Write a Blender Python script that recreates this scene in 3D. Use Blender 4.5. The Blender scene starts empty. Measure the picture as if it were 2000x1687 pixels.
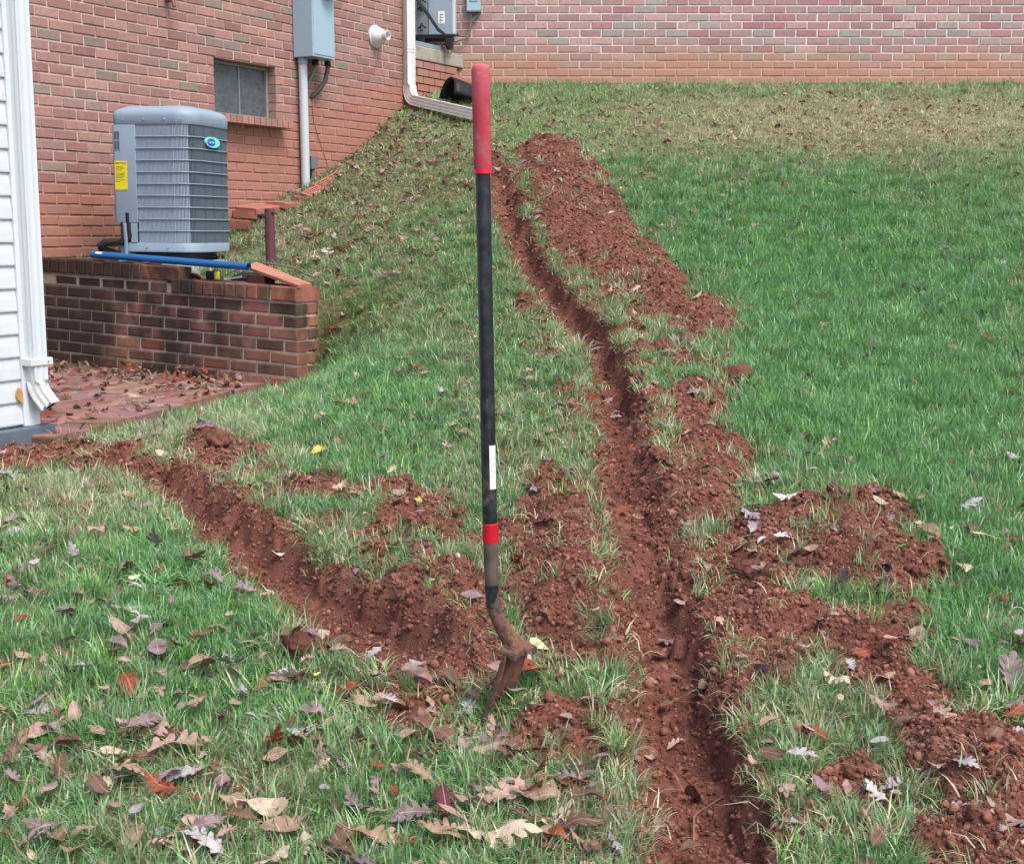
import bpy, bmesh, math, random
import numpy as np
from mathutils import Vector, Matrix, Euler

random.seed(7)
rng = np.random.default_rng(11)
S = bpy.context.scene
COL = S.collection

# ------------------------------------------------------------------ camera, light, exposure
F, PX, PY, PITCH = 2600.0, 1000.0, 843.5, math.radians(8.5)
CT, ST = math.cos(PITCH), math.sin(PITCH)
cam_d = bpy.data.cameras.new('camera')
cam_d.sensor_width = 36.0
cam_d.lens = 36.0 * F / 2000.0
cam_d.clip_start, cam_d.clip_end = 0.05, 400.0
cam = bpy.data.objects.new('camera', cam_d)
cam.rotation_euler = (math.pi / 2 - PITCH, 0, 0)
COL.objects.link(cam)
S.camera = cam

SUN_EL, SUN_AZ = math.radians(58), math.radians(140)      # azimuth measured clockwise from +Y
w = bpy.data.worlds.new('World'); S.world = w; w.use_nodes = True
wn = w.node_tree
bg = wn.nodes['Background']
sky = wn.nodes.new('ShaderNodeTexSky')
sky.sky_type = 'NISHITA'; sky.sun_disc = False
sky.sun_elevation = SUN_EL; sky.sun_rotation = SUN_AZ
sky.air_density = 1.0; sky.dust_density = 4.0; sky.ozone_density = 1.0
wn.links.new(sky.outputs[0], bg.inputs[0])
bg.inputs[1].default_value = 0.15
sd = bpy.data.lights.new('sun', 'SUN')
sd.energy = 1.4; sd.angle = math.radians(22); sd.color = (1.0, 0.985, 0.965)
so = bpy.data.objects.new('sun', sd); COL.objects.link(so)
sv = Vector((math.sin(SUN_AZ) * math.cos(SUN_EL), math.cos(SUN_AZ) * math.cos(SUN_EL), math.sin(SUN_EL)))
so.rotation_euler = sv.to_track_quat('Z', 'Y').to_euler()
S.view_settings.view_transform = 'Standard'
S.view_settings.look = 'None'
S.view_settings.gamma = 1.0
S.view_settings.use_curve_mapping = False
S.view_settings.exposure = 0.88
S.render.engine = 'CYCLES'
S.cycles.max_bounces = 6
S.cycles.diffuse_bounces = 3

# ------------------------------------------------------------------ projection helpers (photo pixels, 2000 x 1687)
def ray(px, py):
    cx, cy = (px - PX) / F, (PY - py) / F
    return Vector((cx, CT + cy * ST, -ST + cy * CT))
def at_y(px, py, Y):
    r = ray(px, py); return r * (Y / r.y)
def at_z(px, py, z):
    r = ray(px, py); return r * (z / r.z)
def on_plane(px, py, p0, n):
    r = ray(px, py); return r * (p0.dot(n) / r.dot(n))
def proj(X, Y, Z):
    zc = Y * CT - Z * ST
    return PX + F * X / zc, PY - F * (Y * ST + Z * CT) / zc

# ------------------------------------------------------------------ numpy noise
_perm = np.random.default_rng(5).permutation(256).astype(np.int64)
_perm = np.concatenate([_perm, _perm])
_ang = np.random.default_rng(6).random(256) * 2 * np.pi
_gx, _gy = np.cos(_ang), np.sin(_ang)
def perlin(x, y):
    xi, yi = np.floor(x).astype(np.int64), np.floor(y).astype(np.int64)
    xf, yf = x - xi, y - yi
    xi &= 255; yi &= 255
    def g(ix, iy, dx, dy):
        h = _perm[_perm[ix & 255] + (iy & 255)]
        return _gx[h] * dx + _gy[h] * dy
    u, v = xf * xf * xf * (xf * (xf * 6 - 15) + 10), yf * yf * yf * (yf * (yf * 6 - 15) + 10)
    a = g(xi, yi, xf, yf); b = g(xi + 1, yi, xf - 1, yf)
    c = g(xi, yi + 1, xf, yf - 1); d = g(xi + 1, yi + 1, xf - 1, yf - 1)
    return (a + u * (b - a)) * (1 - v) + (c + u * (d - c)) * v
def fbm(x, y, o=4):
    s, a, t = 0, 1.0, 0
    for i in range(o):
        s = s + a * perlin(x + 17.3 * i, y - 9.1 * i); t += a; a *= .5; x = x * 2.03; y = y * 2.03
    return s / t * 1.5
def worley(x, y):
    xi, yi = np.floor(x).astype(np.int64), np.floor(y).astype(np.int64)
    d1 = np.full(x.shape, 9.0); idv = np.zeros(x.shape)
    for i in (-1, 0, 1):
        for j in (-1, 0, 1):
            h = _perm[_perm[(xi + i) & 255] + ((yi + j) & 255)]
            h2 = _perm[(h + 71) & 255]
            dx = xi + i + h / 255.0 - x; dy = yi + j + h2 / 255.0 - y
            d = dx * dx + dy * dy
            m = d < d1
            d1 = np.where(m, d, d1); idv = np.where(m, h / 255.0, idv)
    return np.sqrt(d1), idv
def sstep(a, b, x):
    t = np.clip((x - a) / (b - a), 0, 1); return t * t * (3 - 2 * t)

# ------------------------------------------------------------------ terrain
A_W = math.radians(29.4)
D = Vector((math.sin(A_W), math.cos(A_W), 0)); N = Vector((math.cos(A_W), -math.sin(A_W), 0))   # house wall direction, outward normal
WP = at_y(60, 455, 8.95)                           # a point of the house wall
YB = 13.8                                          # rear wall
RL = at_y(80, 600, 8.78); RR = at_y(580, 650, 7.73)
RL.z = RR.z = 0
RD = (RR - RL); RLEN = RD.length; RD.normalize()   # retaining wall, left to right
RN = Vector((RD.y, -RD.x, 0))                      # towards the viewer
if RN.y > 0: RN = -RN
RT = 0.21                                          # its thickness

PROF = [(0.3, -1.34), (1, -1.27), (2, -1.15), (2.87, -1.04), (4, -.885), (5, -.74), (6, -.58), (7, -.40), (8, -.16), (9, .12), (10, .42), (11, .73), (12, 1.04), (13.8, 1.47), (14.8, 1.7)]
def tps(pts, lam=1e-3):
    P = np.array(pts, float); n = len(P)
    def U(r2): return np.where(r2 > 0, r2 * np.log(r2 + 1e-12), 0)
    r2 = (P[:, None, 0] - P[None, :, 0]) ** 2 + (P[:, None, 1] - P[None, :, 1]) ** 2
    K = U(r2) + lam * np.eye(n)
    Q = np.c_[np.ones(n), P[:, :2]]
    M = np.zeros((n + 3, n + 3)); M[:n, :n] = K; M[:n, n:] = Q; M[n:, :n] = Q.T
    sol = np.linalg.solve(M, np.r_[P[:, 2], 0, 0, 0])
    def f(x, y):
        x = np.asarray(x, float); y = np.asarray(y, float)
        o = sol[n] + sol[n + 1] * x + sol[n + 2] * y
        for i in range(n):
            o = o + sol[i] * U((x - P[i, 0]) ** 2 + (y - P[i, 1]) ** 2)
        return o
    return f
def xp(px, Y): return (px - PX) / F * Y
right = [(x, y, z) for (y, z) in PROF for x in (0.15, 1.2, 3.2, 7.0)]
low = right + [(xp(p, y), y, z) for (p, y, z) in [
    (610, 7.73, -.86), (800, 7.7, -.50), (700, 6.5, -.70), (500, 6.5, -.87), (850, 6, -.66), (700, 5, -.82), (400, 5, -.91), (0, 5, -.95),
    (800, 4, -.91), (400, 4, -.95), (0, 4, -.98), (0, 3, -1.08), (500, 3, -1.06), (0, 2, -1.18), (500, 2, -1.17), (0, 1, -1.29), (-800, 3, -1.08),
    (-600, 5, -.97), (110, 5.8, -.94), (300, 6.3, -.93), (450, 6.9, -.91), (200, 8, -.95), (-300, 7, -.98), (780, 9, -.1), (790, 11, .62)]]
high = right + [(xp(p, y), y, z) for (p, y, z) in [
    (530, 8.6, -.22), (350, 9, -.24), (100, 9, -.24), (350, 8.4, -.26), (590, 11.46, .36), (455, 10.6, .06), (700, 12.2, .74), (787, 12.8, 1.15), (620, 7.95, -.40),
    (650, 9, -.06), (800, 9, .0), (800, 10.5, .44), (750, 11.5, .64), (850, 13, 1.24), (-200, 9, -.25), (300, 12, .3), (640, 10.2, .2), (760, 8.2, -.26)]]
f_low, f_high = tps(low), tps(high)
ZP = -.868                                         # patio level
_a, _b = at_z(105, 852, ZP), at_z(440, 765, ZP)
PATIO0 = (_a.x, _a.y); _l = math.hypot(_b.x - _a.x, _b.y - _a.y); PATIO_D = ((_b.x - _a.x) / _l, (_b.y - _a.y) / _l)
def base_h(X, Y):
    X = np.asarray(X, float); Y = np.asarray(Y, float)
    s = (X - RL.x) * RD.x + (Y - RL.y) * RD.y
    t = -((X - RL.x) * RN.x + (Y - RL.y) * RN.y) - RT * .5
    wd = .07 + 1.1 * np.clip(s - RLEN, 0, 3)
    tc = .03 + .10 * sstep(RLEN - .03, RLEN + .02, s)
    b = sstep(-1, 1, (t - tc) / np.maximum(wd - .03, .02))
    h = f_low(X, Y) * (1 - b) + f_high(X, Y) * b
    pa_ = (X - PATIO0[0]) * PATIO_D[0] + (Y - PATIO0[1]) * PATIO_D[1]; pb_ = -(X - PATIO0[0]) * PATIO_D[1] + (Y - PATIO0[1]) * PATIO_D[0]
    h = np.where((pa_ > -.02) & (pb_ > .04) & (t < -.02) & (s < RLEN + .03), np.minimum(h, ZP - .05), h)
    h = h - .028 * np.exp(-(((X + .05) / .16) ** 2 + ((Y - 2.84) / .16) ** 2))
    return h

def ground_pts(pp, h=base_h, y0=1.2, y1=13.25):
    """pixels -> plan points where the sight line first meets the ground"""
    pp = np.asarray(pp, float).reshape(-1, 2)
    cx, cy = (pp[:, 0] - PX) / F, (PY - pp[:, 1]) / F
    ry, rz = CT + cy * ST, -ST + cy * CT
    ys = np.geomspace(y0, y1, 260)[None, :]
    g = h(cx[:, None] / ry[:, None] * ys, ys + 0 * cx[:, None]) - rz[:, None] / ry[:, None] * ys
    hit = g > 0
    k = np.where(hit.any(1), hit.argmax(1), ys.shape[1] - 1)
    k = np.clip(k, 1, None)
    r = np.arange(len(pp)); ga, gb = g[r, k - 1], g[r, k]
    tt = np.clip(ga / (ga - gb + 1e-9), 0, 1)
    yy = ys[0, k - 1] + (ys[0, k] - ys[0, k - 1]) * tt
    return np.c_[cx / ry * yy, yy]

# bare soil patches: (outline in the photograph, heap height)
SOIL = [
 ([(995,300),(1050,262),(1120,280),(1180,330),(1210,390),(1250,450),(1295,500),(1340,540),(1360,585),(1300,605),(1220,575),(1165,545),(1100,500),(1062,455),(1040,405),(1025,362),(1060,345),(1020,325)], .05),
 ([(1270,590),(1420,585),(1445,640),(1380,655),(1290,630)], .03),
 ([(1380,615),(1450,600),(1440,660),(1400,660)], .03),
 ([(1240,770),(1300,775),(1350,745),(1460,760),(1425,805),(1415,850),(1490,890),(1475,940),(1440,1010),(1300,1020),(1230,980),(1190,880),(1200,800)], .05),
 ([(1300,690),(1350,690),(1370,720),(1330,735)], .04),
 ([(1040,950),(1130,935),(1200,955),(1250,1060),(1245,1200),(1270,1310),(1180,1335),(1090,1290),(1040,1250),(1000,1190),(990,1110),(1030,1030)], .075),
 ([(800,1170),(840,1120),(900,1110),(960,1140),(1000,1230),(960,1310),(870,1350),(790,1320),(740,1290),(640,1280),(530,1290),(520,1260),(620,1240),(690,1240),(780,1260),(800,1220)], .05),
 ([(490,1070),(580,1090),(640,1110),(720,1150),(790,1200),(860,1240),(850,1290),(740,1280),(680,1240),(610,1190),(560,1150),(510,1110)], .0),
 ([(1535,995),(1600,965),(1750,968),(1800,1030),(1755,1080),(1840,1105),(1880,1135),(1810,1165),(1700,1175),(1580,1150),(1530,1110),(1470,1090),(1390,1075),(1400,1010),(1470,1010)], .06),
 ([(1300,1100),(1400,1080),(1540,1135),(1560,1170),(1650,1200),(1770,1235),(1760,1290),(1600,1300),(1500,1295),(1470,1340),(1480,1440),(1440,1420),(1400,1330),(1350,1230)], .055),
 ([(1740,1405),(1850,1395),(2050,1425),(2200,1900),(1820,1900),(1750,1640),(1840,1570),(1730,1490)], .07),
 ([(1690,1290),(1830,1325),(1860,1375),(1720,1390)], .04),
 ([(735,1350),(860,1340),(925,1395),(880,1430),(780,1455),(730,1420)], .03),
 ([(1000,1400),(1080,1372),(1260,1380),(1340,1420),(1310,1510),(1180,1490),(1050,1480)], .04),
 ([(1255,1310),(1330,1290),(1430,1330),(1440,1450),(1500,1560),(1530,1900),(1310,1900),(1300,1600),(1270,1500),(1240,1410)], .0),
 ([(165,890),(260,878),(345,915),(420,862),(470,895),(450,950),(510,1000),(590,1035),(570,1090),(480,1060),(390,1000),(270,945)], .03),
 ([(350,865),(420,842),(475,868),(465,915),(380,905)], .05),
 ([(-60,880),(60,872),(110,885),(90,925),(-60,935)], .03),
 ([(60,880),(130,872),(210,880),(300,925),(240,940),(150,925),(80,915)], .02),
 ([(560,945),(640,930),(720,955),(700,975),(600,970)], .03),
 ([(720,985),(860,955),(920,1010),(860,1030),(760,1010)], .035),
 ([(1095,782),(1150,775),(1165,810),(1105,818)], .03),
 ([(960,300),(1010,330),(1040,400),(1000,450),(975,400)], .0),
 ([(1000,430),(1060,560),(1160,660),(1195,760),(1160,740),(1090,640),(1010,540)], .0),
 ([(1560,1560),(1620,1570),(1600,1640),(1540,1650)], .02),
 ([(430,1035),(520,1060),(640,1090),(740,1130),(800,1120),(950,1130),(1000,1230),(960,1325),(800,1345),(640,1300),(540,1290),(600,1230),(500,1130)], .012),
 ([(1000,1010),(1130,960),(1250,1000),(1400,1080),(1530,1130),(1610,1200),(1510,1300),(1450,1420),(1340,1380),(1250,1340),(1090,1300),(1010,1230)], .015),
 ([(800,1140),(850,1105),(930,1110),(985,1160),(965,1215),(880,1225),(820,1195)], .085),
 ([(1010,1060),(1130,1010),(1205,1070),(1215,1165),(1100,1235),(1020,1185)], .095),
 ([(1420,1110),(1520,1120),(1580,1180),(1540,1260),(1440,1270),(1380,1200)], .075),
 ([(1230,760),(1300,800),(1360,900),(1400,1000),(1380,1090),(1260,1060),(1230,960),(1205,850)], .012),
 ([(1560,1190),(1700,1180),(1830,1190),(1800,1300),(1850,1380),(1760,1420),(1700,1330),(1580,1300)], .02),
 ([(990,1395),(1100,1365),(1270,1370),(1330,1450),(1330,1600),(1270,1560),(1180,1510),(1040,1500)], .02),
 ([(180,885),(280,880),(360,930),(460,990),(560,1060),(520,1100),(420,1050),(330,990),(240,940)], .0),
]
MESS = [   # trampled turf: grass and soil in blotches
 [(330,860),(480,860),(620,930),(880,950),(930,1020),(940,1120),(800,1160),(700,1110),(600,1040),(480,980),(380,920)],
 [(1200,600),(1300,640),(1450,700),(1470,780),(1300,780),(1230,760)],
 [(1020,920),(1230,870),(1420,880),(1520,980),(1560,1160),(1450,1190),(1290,1180),(1230,1300),(1040,1310),(960,1200),(930,1050)],
 [(1440,1270),(1780,1220),(1880,1300),(1880,1420),(1760,1430),(1620,1380),(1480,1400)],
 [(1000,430),(1060,600),(1150,720),(1190,900),(1110,900),(1080,760),(1000,620)],
 [(1160,1400),(1270,1440),(1310,1687),(1330,1900),(1220,1900),(1180,1560)],
 [(1000,320),(1060,330),(1100,440),(1200,530),(1320,600),(1440,690),(1300,700),(1180,630),(1080,530),(1030,430)],
 [(540,1220),(700,1230),(960,1290),(940,1420),(720,1440),(600,1330)],
 [(1500,1480),(1760,1440),(1800,1620),(1700,1687),(1560,1600)],
]
TRENCH = [   # (pixel x, pixel y, width m, depth m)
 [(962,300,.12,.05),(970,345,.16,.10),(987,400,.17,.13),(1005,450,.17,.14),(1030,505,.18,.15),(1068,558,.19,.15),(1112,602,.2,.16),(1152,642,.19,.16),(1183,690,.17,.17),(1198,740,.16,.15),(1208,790,.16,.13),(1215,850,.16,.09),(1222,920,.16,.07),(1238,990,.15,.07),(1250,1060,.15,.07),(1262,1130,.15,.07),(1272,1200,.17,.12),(1298,1290,.19,.15),(1325,1370,.2,.15),(1348,1440,.21,.15),(1366,1520,.22,.15),(1382,1600,.22,.15),(1398,1690,.22,.15),(1415,1800,.22,.14)],
 [(200,900,.12,.04),(290,928,.16,.09),(345,960,.16,.10),(395,995,.16,.10),(450,1035,.18,.11),(505,1080,.2,.12),(560,1122,.22,.12),(630,1170,.25,.12),(690,1212,.27,.12),(750,1248,.27,.11),(820,1275,.24,.07),(900,1300,.2,.04)],
]
soil_plan = [(ground_pts(p), hgt) for p, hgt in SOIL]
mess_plan = [ground_pts(p) for p in MESS]
trench_plan = [(ground_pts([(a, b) for a, b, _, _ in t]), np.array([(c, d) for _, _, c, d in t])) for t in TRENCH]

def poly_sd(X, Y, P):
    """signed distance, positive inside"""
    ins = np.zeros(X.shape, bool); dm = np.full(X.shape, 1e9)
    n = len(P)
    for i in range(n):
        ax, ay = P[i]; bx, by = P[(i + 1) % n]
        ex, ey = bx - ax, by - ay
        t = np.clip(((X - ax) * ex + (Y - ay) * ey) / (ex * ex + ey * ey + 1e-12), 0, 1)
        dm = np.minimum(dm, (X - ax - t * ex) ** 2 + (Y - ay - t * ey) ** 2)
        c = ((ay > Y) != (by > Y)) & (X < (bx - ax) * (Y - ay) / (by - ay + 1e-12) + ax)
        ins ^= c
    d = np.sqrt(dm)
    return np.where(ins, d, -d)
def fields(X, Y):
    """soil mask, heap height, trench carve, trench floor mask"""
    X = np.asarray(X, float); Y = np.asarray(Y, float)
    wob = .05 * fbm(X * 5, Y * 5, 3) + .035 * fbm(X * 17 + 3, Y * 17, 2)
    m = np.zeros(X.shape); hp = np.zeros(X.shape)
    for P, hgt in soil_plan:
        b = (X > P[:, 0].min() - .4) & (X < P[:, 0].max() + .4) & (Y > P[:, 1].min() - .4) & (Y < P[:, 1].max() + .4)
        if not b.any(): continue
        sdv = poly_sd(X[b], Y[b], P) + wob[b] * 1.1
        mm = sstep(-.035, .05, sdv)
        m[b] = np.maximum(m[b], mm)
        hp[b] = np.maximum(hp[b], hgt * sstep(-.03, .16, sdv))
    bl = fbm(X * 6.5 + 11, Y * 5.5, 4)
    for P in mess_plan:
        b = (X > P[:, 0].min() - .3) & (X < P[:, 0].max() + .3) & (Y > P[:, 1].min() - .3) & (Y < P[:, 1].max() + .3)
        if not b.any(): continue
        inn = sstep(-.08, .12, poly_sd(X[b], Y[b], P) + wob[b])
        mm = inn * sstep(-.10, .10, bl[b] - .02)
        m[b] = np.maximum(m[b], mm); hp[b] = np.maximum(hp[b], .018 * mm)
    cv = np.zeros(X.shape); lip = np.zeros(X.shape)
    for P, wdv in trench_plan:
        b = (X > P[:, 0].min() - .5) & (X < P[:, 0].max() + .5) & (Y > P[:, 1].min() - .5) & (Y < P[:, 1].max() + .5)
        if not b.any(): continue
        x, y = X[b], Y[b]
        dm = np.full(x.shape, 1e9); wv = np.zeros(x.shape); dv = np.zeros(x.shape)
        for i in range(len(P) - 1):
            ax, ay = P[i]; ex, ey = P[i + 1] - P[i]
            t = np.clip(((x - ax) * ex + (y - ay) * ey) / (ex * ex + ey * ey + 1e-12), 0, 1)
            d = (x - ax - t * ex) ** 2 + (y - ay - t * ey) ** 2
            k = d < dm
            dm = np.where(k, d, dm)
            wv = np.where(k, wdv[i, 0] * (1 - t) + wdv[i + 1, 0] * t, wv)
            dv = np.where(k, wdv[i, 1] * (1 - t) + wdv[i + 1, 1] * t, dv)
        d = np.sqrt(dm) + .05 * fbm(x * 7 + 40, y * 7, 3) + .022 * fbm(x * 26, y * 26 + 7, 2)
        c = .85 * dv * (1 - sstep(wv * .5 - .045, wv * .5 + .03, d))
        cv[b] = np.maximum(cv[b], c)
        mm = sstep(wv * .5 + .05, wv * .5 + .0, d) * sstep(.01, .04, dv)
        m[b] = np.maximum(m[b], mm)
        lip[b] = np.maximum(lip[b], mm)
    return m, hp, cv, lip
def height(X, Y, detail=True, full=False):
    X = np.asarray(X, float); Y = np.asarray(Y, float)
    m, hp, cv, lip = fields(X, Y)
    h = base_h(X, Y) + .02 * fbm(X * 1.7, Y * 1.7, 3) + hp - cv
    if detail:
        w1, i1 = worley(X * 16 + .7 * fbm(X * 11, Y * 11, 2), Y * 16)
        w2, i2 = worley(X * 42 + 9, Y * 42)
        w3, i3 = worley(X * 90 + 3, Y * 90 + 5)
        w0, i0 = worley(X * 8.5 + .8 * fbm(X * 7 + 9, Y * 7, 2), Y * 8.5 + 4)
        cl = .040 * (i0 ** 3) * np.clip(1.1 - w0 * 1.3, 0, 1) + .034 * (i1 ** 2) * (1 - w1) + .017 * i2 * (1 - w2 * 1.1) + .007 * (1 - w3) + .026 * fbm(X * 7, Y * 7, 4)
        h = h + m * (cl - .012) * (1 - .45 * sstep(.02, .1, cv)) + (1 - m) * .009 * fbm(X * 22, Y * 22, 3)
    if full: return h, m, hp, cv, lip
    return h
def gz(X, Y): return float(height(np.array([X]), np.array([Y]))[0])

# ------------------------------------------------------------------ object helpers
def link(o, parent=None):
    COL.objects.link(o)
    if parent is not None: o.parent = parent
    return o
def obj(name, me, mat=None, parent=None):
    o = bpy.data.objects.new(name, me)
    if mat is not None and me is not None and hasattr(me, 'materials') and len(me.materials) == 0: me.materials.append(mat)
    return link(o, parent)
def tag(o, label=None, cat=None, group=None, kind=None):
    if label: o['label'] = label
    if cat: o['category'] = cat
    if group: o['group'] = group
    if kind: o['kind'] = kind
    return o
def thing(name, label, cat, loc=(0, 0, 0), rot=None, group=None):
    o = bpy.data.objects.new(name, None); o.empty_display_size = .1
    o.location = loc
    if rot is not None: o.rotation_euler = rot
    COL.objects.link(o)
    return tag(o, label, cat, group)
class MB:
    """collects shapes in one mesh; coordinates in any Matrix frame"""
    def __init__(self, M=None): self.v, self.f, self.M, self.sm = [], [], M or Matrix(), False
    def add(self, vs, fs):
        k = len(self.v)
        self.v += [tuple(self.M @ Vector(v)) for v in vs]
        self.f += [tuple(i + k for i in f) for f in fs]
        return self
    def box(self, x0, x1, y0, y1, z0, z1):
        return self.add([(x0, y0, z0), (x1, y0, z0), (x1, y1, z0), (x0, y1, z0), (x0, y0, z1), (x1, y0, z1), (x1, y1, z1), (x0, y1, z1)],
                        [(0, 3, 2, 1), (4, 5, 6, 7), (0, 1, 5, 4), (1, 2, 6, 5), (2, 3, 7, 6), (3, 0, 4, 7)])
    def tube(self, pts, r, n=12, cap=True, flat=1.0):
        pts = [Vector(p) for p in pts]; R = r if hasattr(r, '__len__') else [r] * len(pts)
        vs, fs = [], []
        up = None
        for i, p in enumerate(pts):
            t = (pts[min(i + 1, len(pts) - 1)] - pts[max(i - 1, 0)]).normalized()
            if up is None:
                up = Vector((0, 0, 1)) if abs(t.z) < .9 else Vector((0, 1, 0))
            a = t.cross(up).normalized(); b = a.cross(t).normalized(); up = b
            for k in range(n):
                q = 2 * math.pi * k / n
                vs.append(p + a * (math.cos(q) * R[i]) + b * (math.sin(q) * R[i] * flat))
        for i in range(len(pts) - 1):
            for k in range(n):
                fs.append((i * n + k, i * n + (k + 1) % n, (i + 1) * n + (k + 1) % n, (i + 1) * n + k))
        if cap:
            fs.append(tuple(range(n - 1, -1, -1))); m = (len(pts) - 1) * n
            fs.append(tuple(range(m, m + n)))
        return self.add(vs, fs)
    def sweep(self, pts, prof, ups):
        """sweep a closed 2D profile (a, b) along pts; ups gives the b axis at each point"""
        pts = [Vector(p) for p in pts]; n = len(prof); vs, fs = [], []
        for i, p in enumerate(pts):
            t = (pts[min(i + 1, len(pts) - 1)] - pts[max(i - 1, 0)]).normalized()
            b = Vector(ups[i]); b = (b - t * b.dot(t)).normalized(); a = b.cross(t).normalized()
            for (x, y) in prof: vs.append(p + a * x + b * y)
        for i in range(len(pts) - 1):
            for k in range(n):
                fs.append((i * n + k, i * n + (k + 1) % n, (i + 1) * n + (k + 1) % n, (i + 1) * n + k))
        return self.add(vs, fs)
    def lathe(self, prof, n=32, axis=None):
        """prof: list of (r, z)"""
        vs, fs = [], []
        for (r, z) in prof:
            for k in range(n):
                q = 2 * math.pi * k / n; vs.append((r * math.cos(q), r * math.sin(q), z))
        for i in range(len(prof) - 1):
            for k in range(n):
                fs.append((i * n + k, i * n + (k + 1) % n, (i + 1) * n + (k + 1) % n, (i + 1) * n + k))
        return self.add(vs, fs)
    def mesh(self, name, smooth=False, bevel=0.0, seg=2):
        me = bpy.data.meshes.new(name); me.from_pydata(self.v, [], self.f); me.update()
        bm = bmesh.new(); bm.from_mesh(me)
        bmesh.ops.recalc_face_normals(bm, faces=bm.faces)
        if bevel > 0:
            es = [e for e in bm.edges if len(e.link_faces) == 2 and e.calc_face_angle(0) > .5]
            bmesh.ops.bevel(bm, geom=es, offset=bevel, segments=seg, affect='EDGES', profile=.6)
        bm.to_mesh(me); bm.free()
        if smooth:
            me.polygons.foreach_set('use_smooth', [True] * len(me.polygons))
            me.set_sharp_from_angle(angle=math.radians(40))
        return me
    def build(self, name, mat, parent=None, smooth=False, bevel=0.0, seg=2):
        return obj(name, self.mesh(name, smooth, bevel, seg), mat, parent)
def frame(origin, x, y, z):
    M = Matrix.Identity(4)
    for i, a in enumerate((x, y, z)):
        for r in range(3): M[r][i] = a[r]
    for r in range(3): M[r][3] = origin[r]
    return M

# ------------------------------------------------------------------ materials
def srgb(r, g, b):
    return tuple(((c / 255 + .055) / 1.055) ** 2.4 if c > 10 else c / 255 / 12.92 for c in (r, g, b)) + (1,)
class NT:
    def __init__(self, name):
        self.m = bpy.data.materials.new(name); self.m.use_nodes = True
        self.t = self.m.node_tree; self.b = self.t.nodes['Principled BSDF']
    def n(self, t, **kw):
        x = self.t.nodes.new(t)
        for k, v in kw.items():
            if k.startswith('i_'):
                key = k[2:]; x.inputs[int(key) if key.isdigit() else key.replace('_', ' ')].default_value = v
            else: setattr(x, k, v)
        return x
    def l(self, a, b): self.t.links.new(a, b); return self
    def noise(self, vec, scale, detail=4, rough=.55, dist=0):
        x = self.n('ShaderNodeTexNoise'); x.inputs['Scale'].default_value = scale; x.inputs['Detail'].default_value = detail
        x.inputs['Roughness'].default_value = rough; x.inputs['Distortion'].default_value = dist
        if vec is not None: self.l(vec, x.inputs['Vector'])
        return x.outputs[0]
    def ramp(self, fac, stops):
        x = self.n('ShaderNodeValToRGB'); e = x.color_ramp.elements
        while len(e) < len(stops): e.new(.5)
        for s, (p, c) in zip(e, stops): s.position = p; s.color = c if len(c) == 4 else tuple(c) + (1,)
        self.l(fac, x.inputs[0]); return x.outputs[0]
    def mix(self, fac, a, b, mode='MIX'):
        x = self.n('ShaderNodeMix'); x.data_type = 'RGBA'; x.blend_type = mode
        for s, v in ((x.inputs[0], fac), (x.inputs[6], a), (x.inputs[7], b)):
            if hasattr(v, 'is_linked'): self.l(v, s)
            else: s.default_value = v
        return x.outputs[2]
    def math(self, op, a, b=0.0, clamp=False):
        x = self.n('ShaderNodeMath', operation=op, use_clamp=clamp)
        for s, v in ((x.inputs[0], a), (x.inputs[1], b)):
            if hasattr(v, 'is_linked'): self.l(v, s)
            else: s.default_value = v
        return x.outputs[0]
    def mrange(self, v, a, b, c=0.0, d=1.0):
        x = self.n('ShaderNodeMapRange'); x.interpolation_type = 'SMOOTHSTEP'
        self.l(v, x.inputs[0])
        for i, k in enumerate((a, b, c, d)): x.inputs[i + 1].default_value = k
        return x.outputs[0]
    def bump(self, h, strength=.3, dist=.01):
        x = self.n('ShaderNodeBump'); x.inputs['Strength'].default_value = strength; x.inputs['Distance'].default_value = dist
        self.l(h, x.inputs['Height']); self.l(x.outputs[0], self.b.inputs['Normal'])
    def col(self, c):
        if hasattr(c, 'is_linked'): self.l(c, self.b.inputs['Base Color'])
        else: self.b.inputs['Base Color'].default_value = c
        return self
    def rough(self, r, spec=.5, metal=0.0):
        if hasattr(r, 'is_linked'): self.l(r, self.b.inputs['Roughness'])
        else: self.b.inputs['Roughness'].default_value = r
        self.b.inputs['Specular IOR Level'].default_value = spec; self.b.inputs['Metallic'].default_value = metal
        return self
    def pos(self): return self.n('ShaderNodeNewGeometry').outputs['Position']
    def objc(self): return self.n('ShaderNodeTexCoord').outputs['Object']

def simple(name, c, rough=.5, spec=.4, metal=0.0, grime=.25, gscale=9.0, gcol=None, bump=0.0):
    k = NT(name); p = k.pos()
    f = k.noise(p, gscale, 5, .6)
    f2 = k.noise(p, gscale * 7, 3, .6)
    f = k.math('ADD', k.math('MULTIPLY', f, .65), k.math('MULTIPLY', f2, .35))
    dark = gcol or tuple(x * .55 for x in c[:3]) + (1,)
    k.col(k.mix(k.mrange(f, .45, .75, 0, grime), c, dark)).rough(k.mrange(f, .3, .8, max(rough - .1, .05), min(rough + .15, 1)), spec, metal)
    if bump: k.bump(f2, bump, .004)
    return k.m

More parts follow.
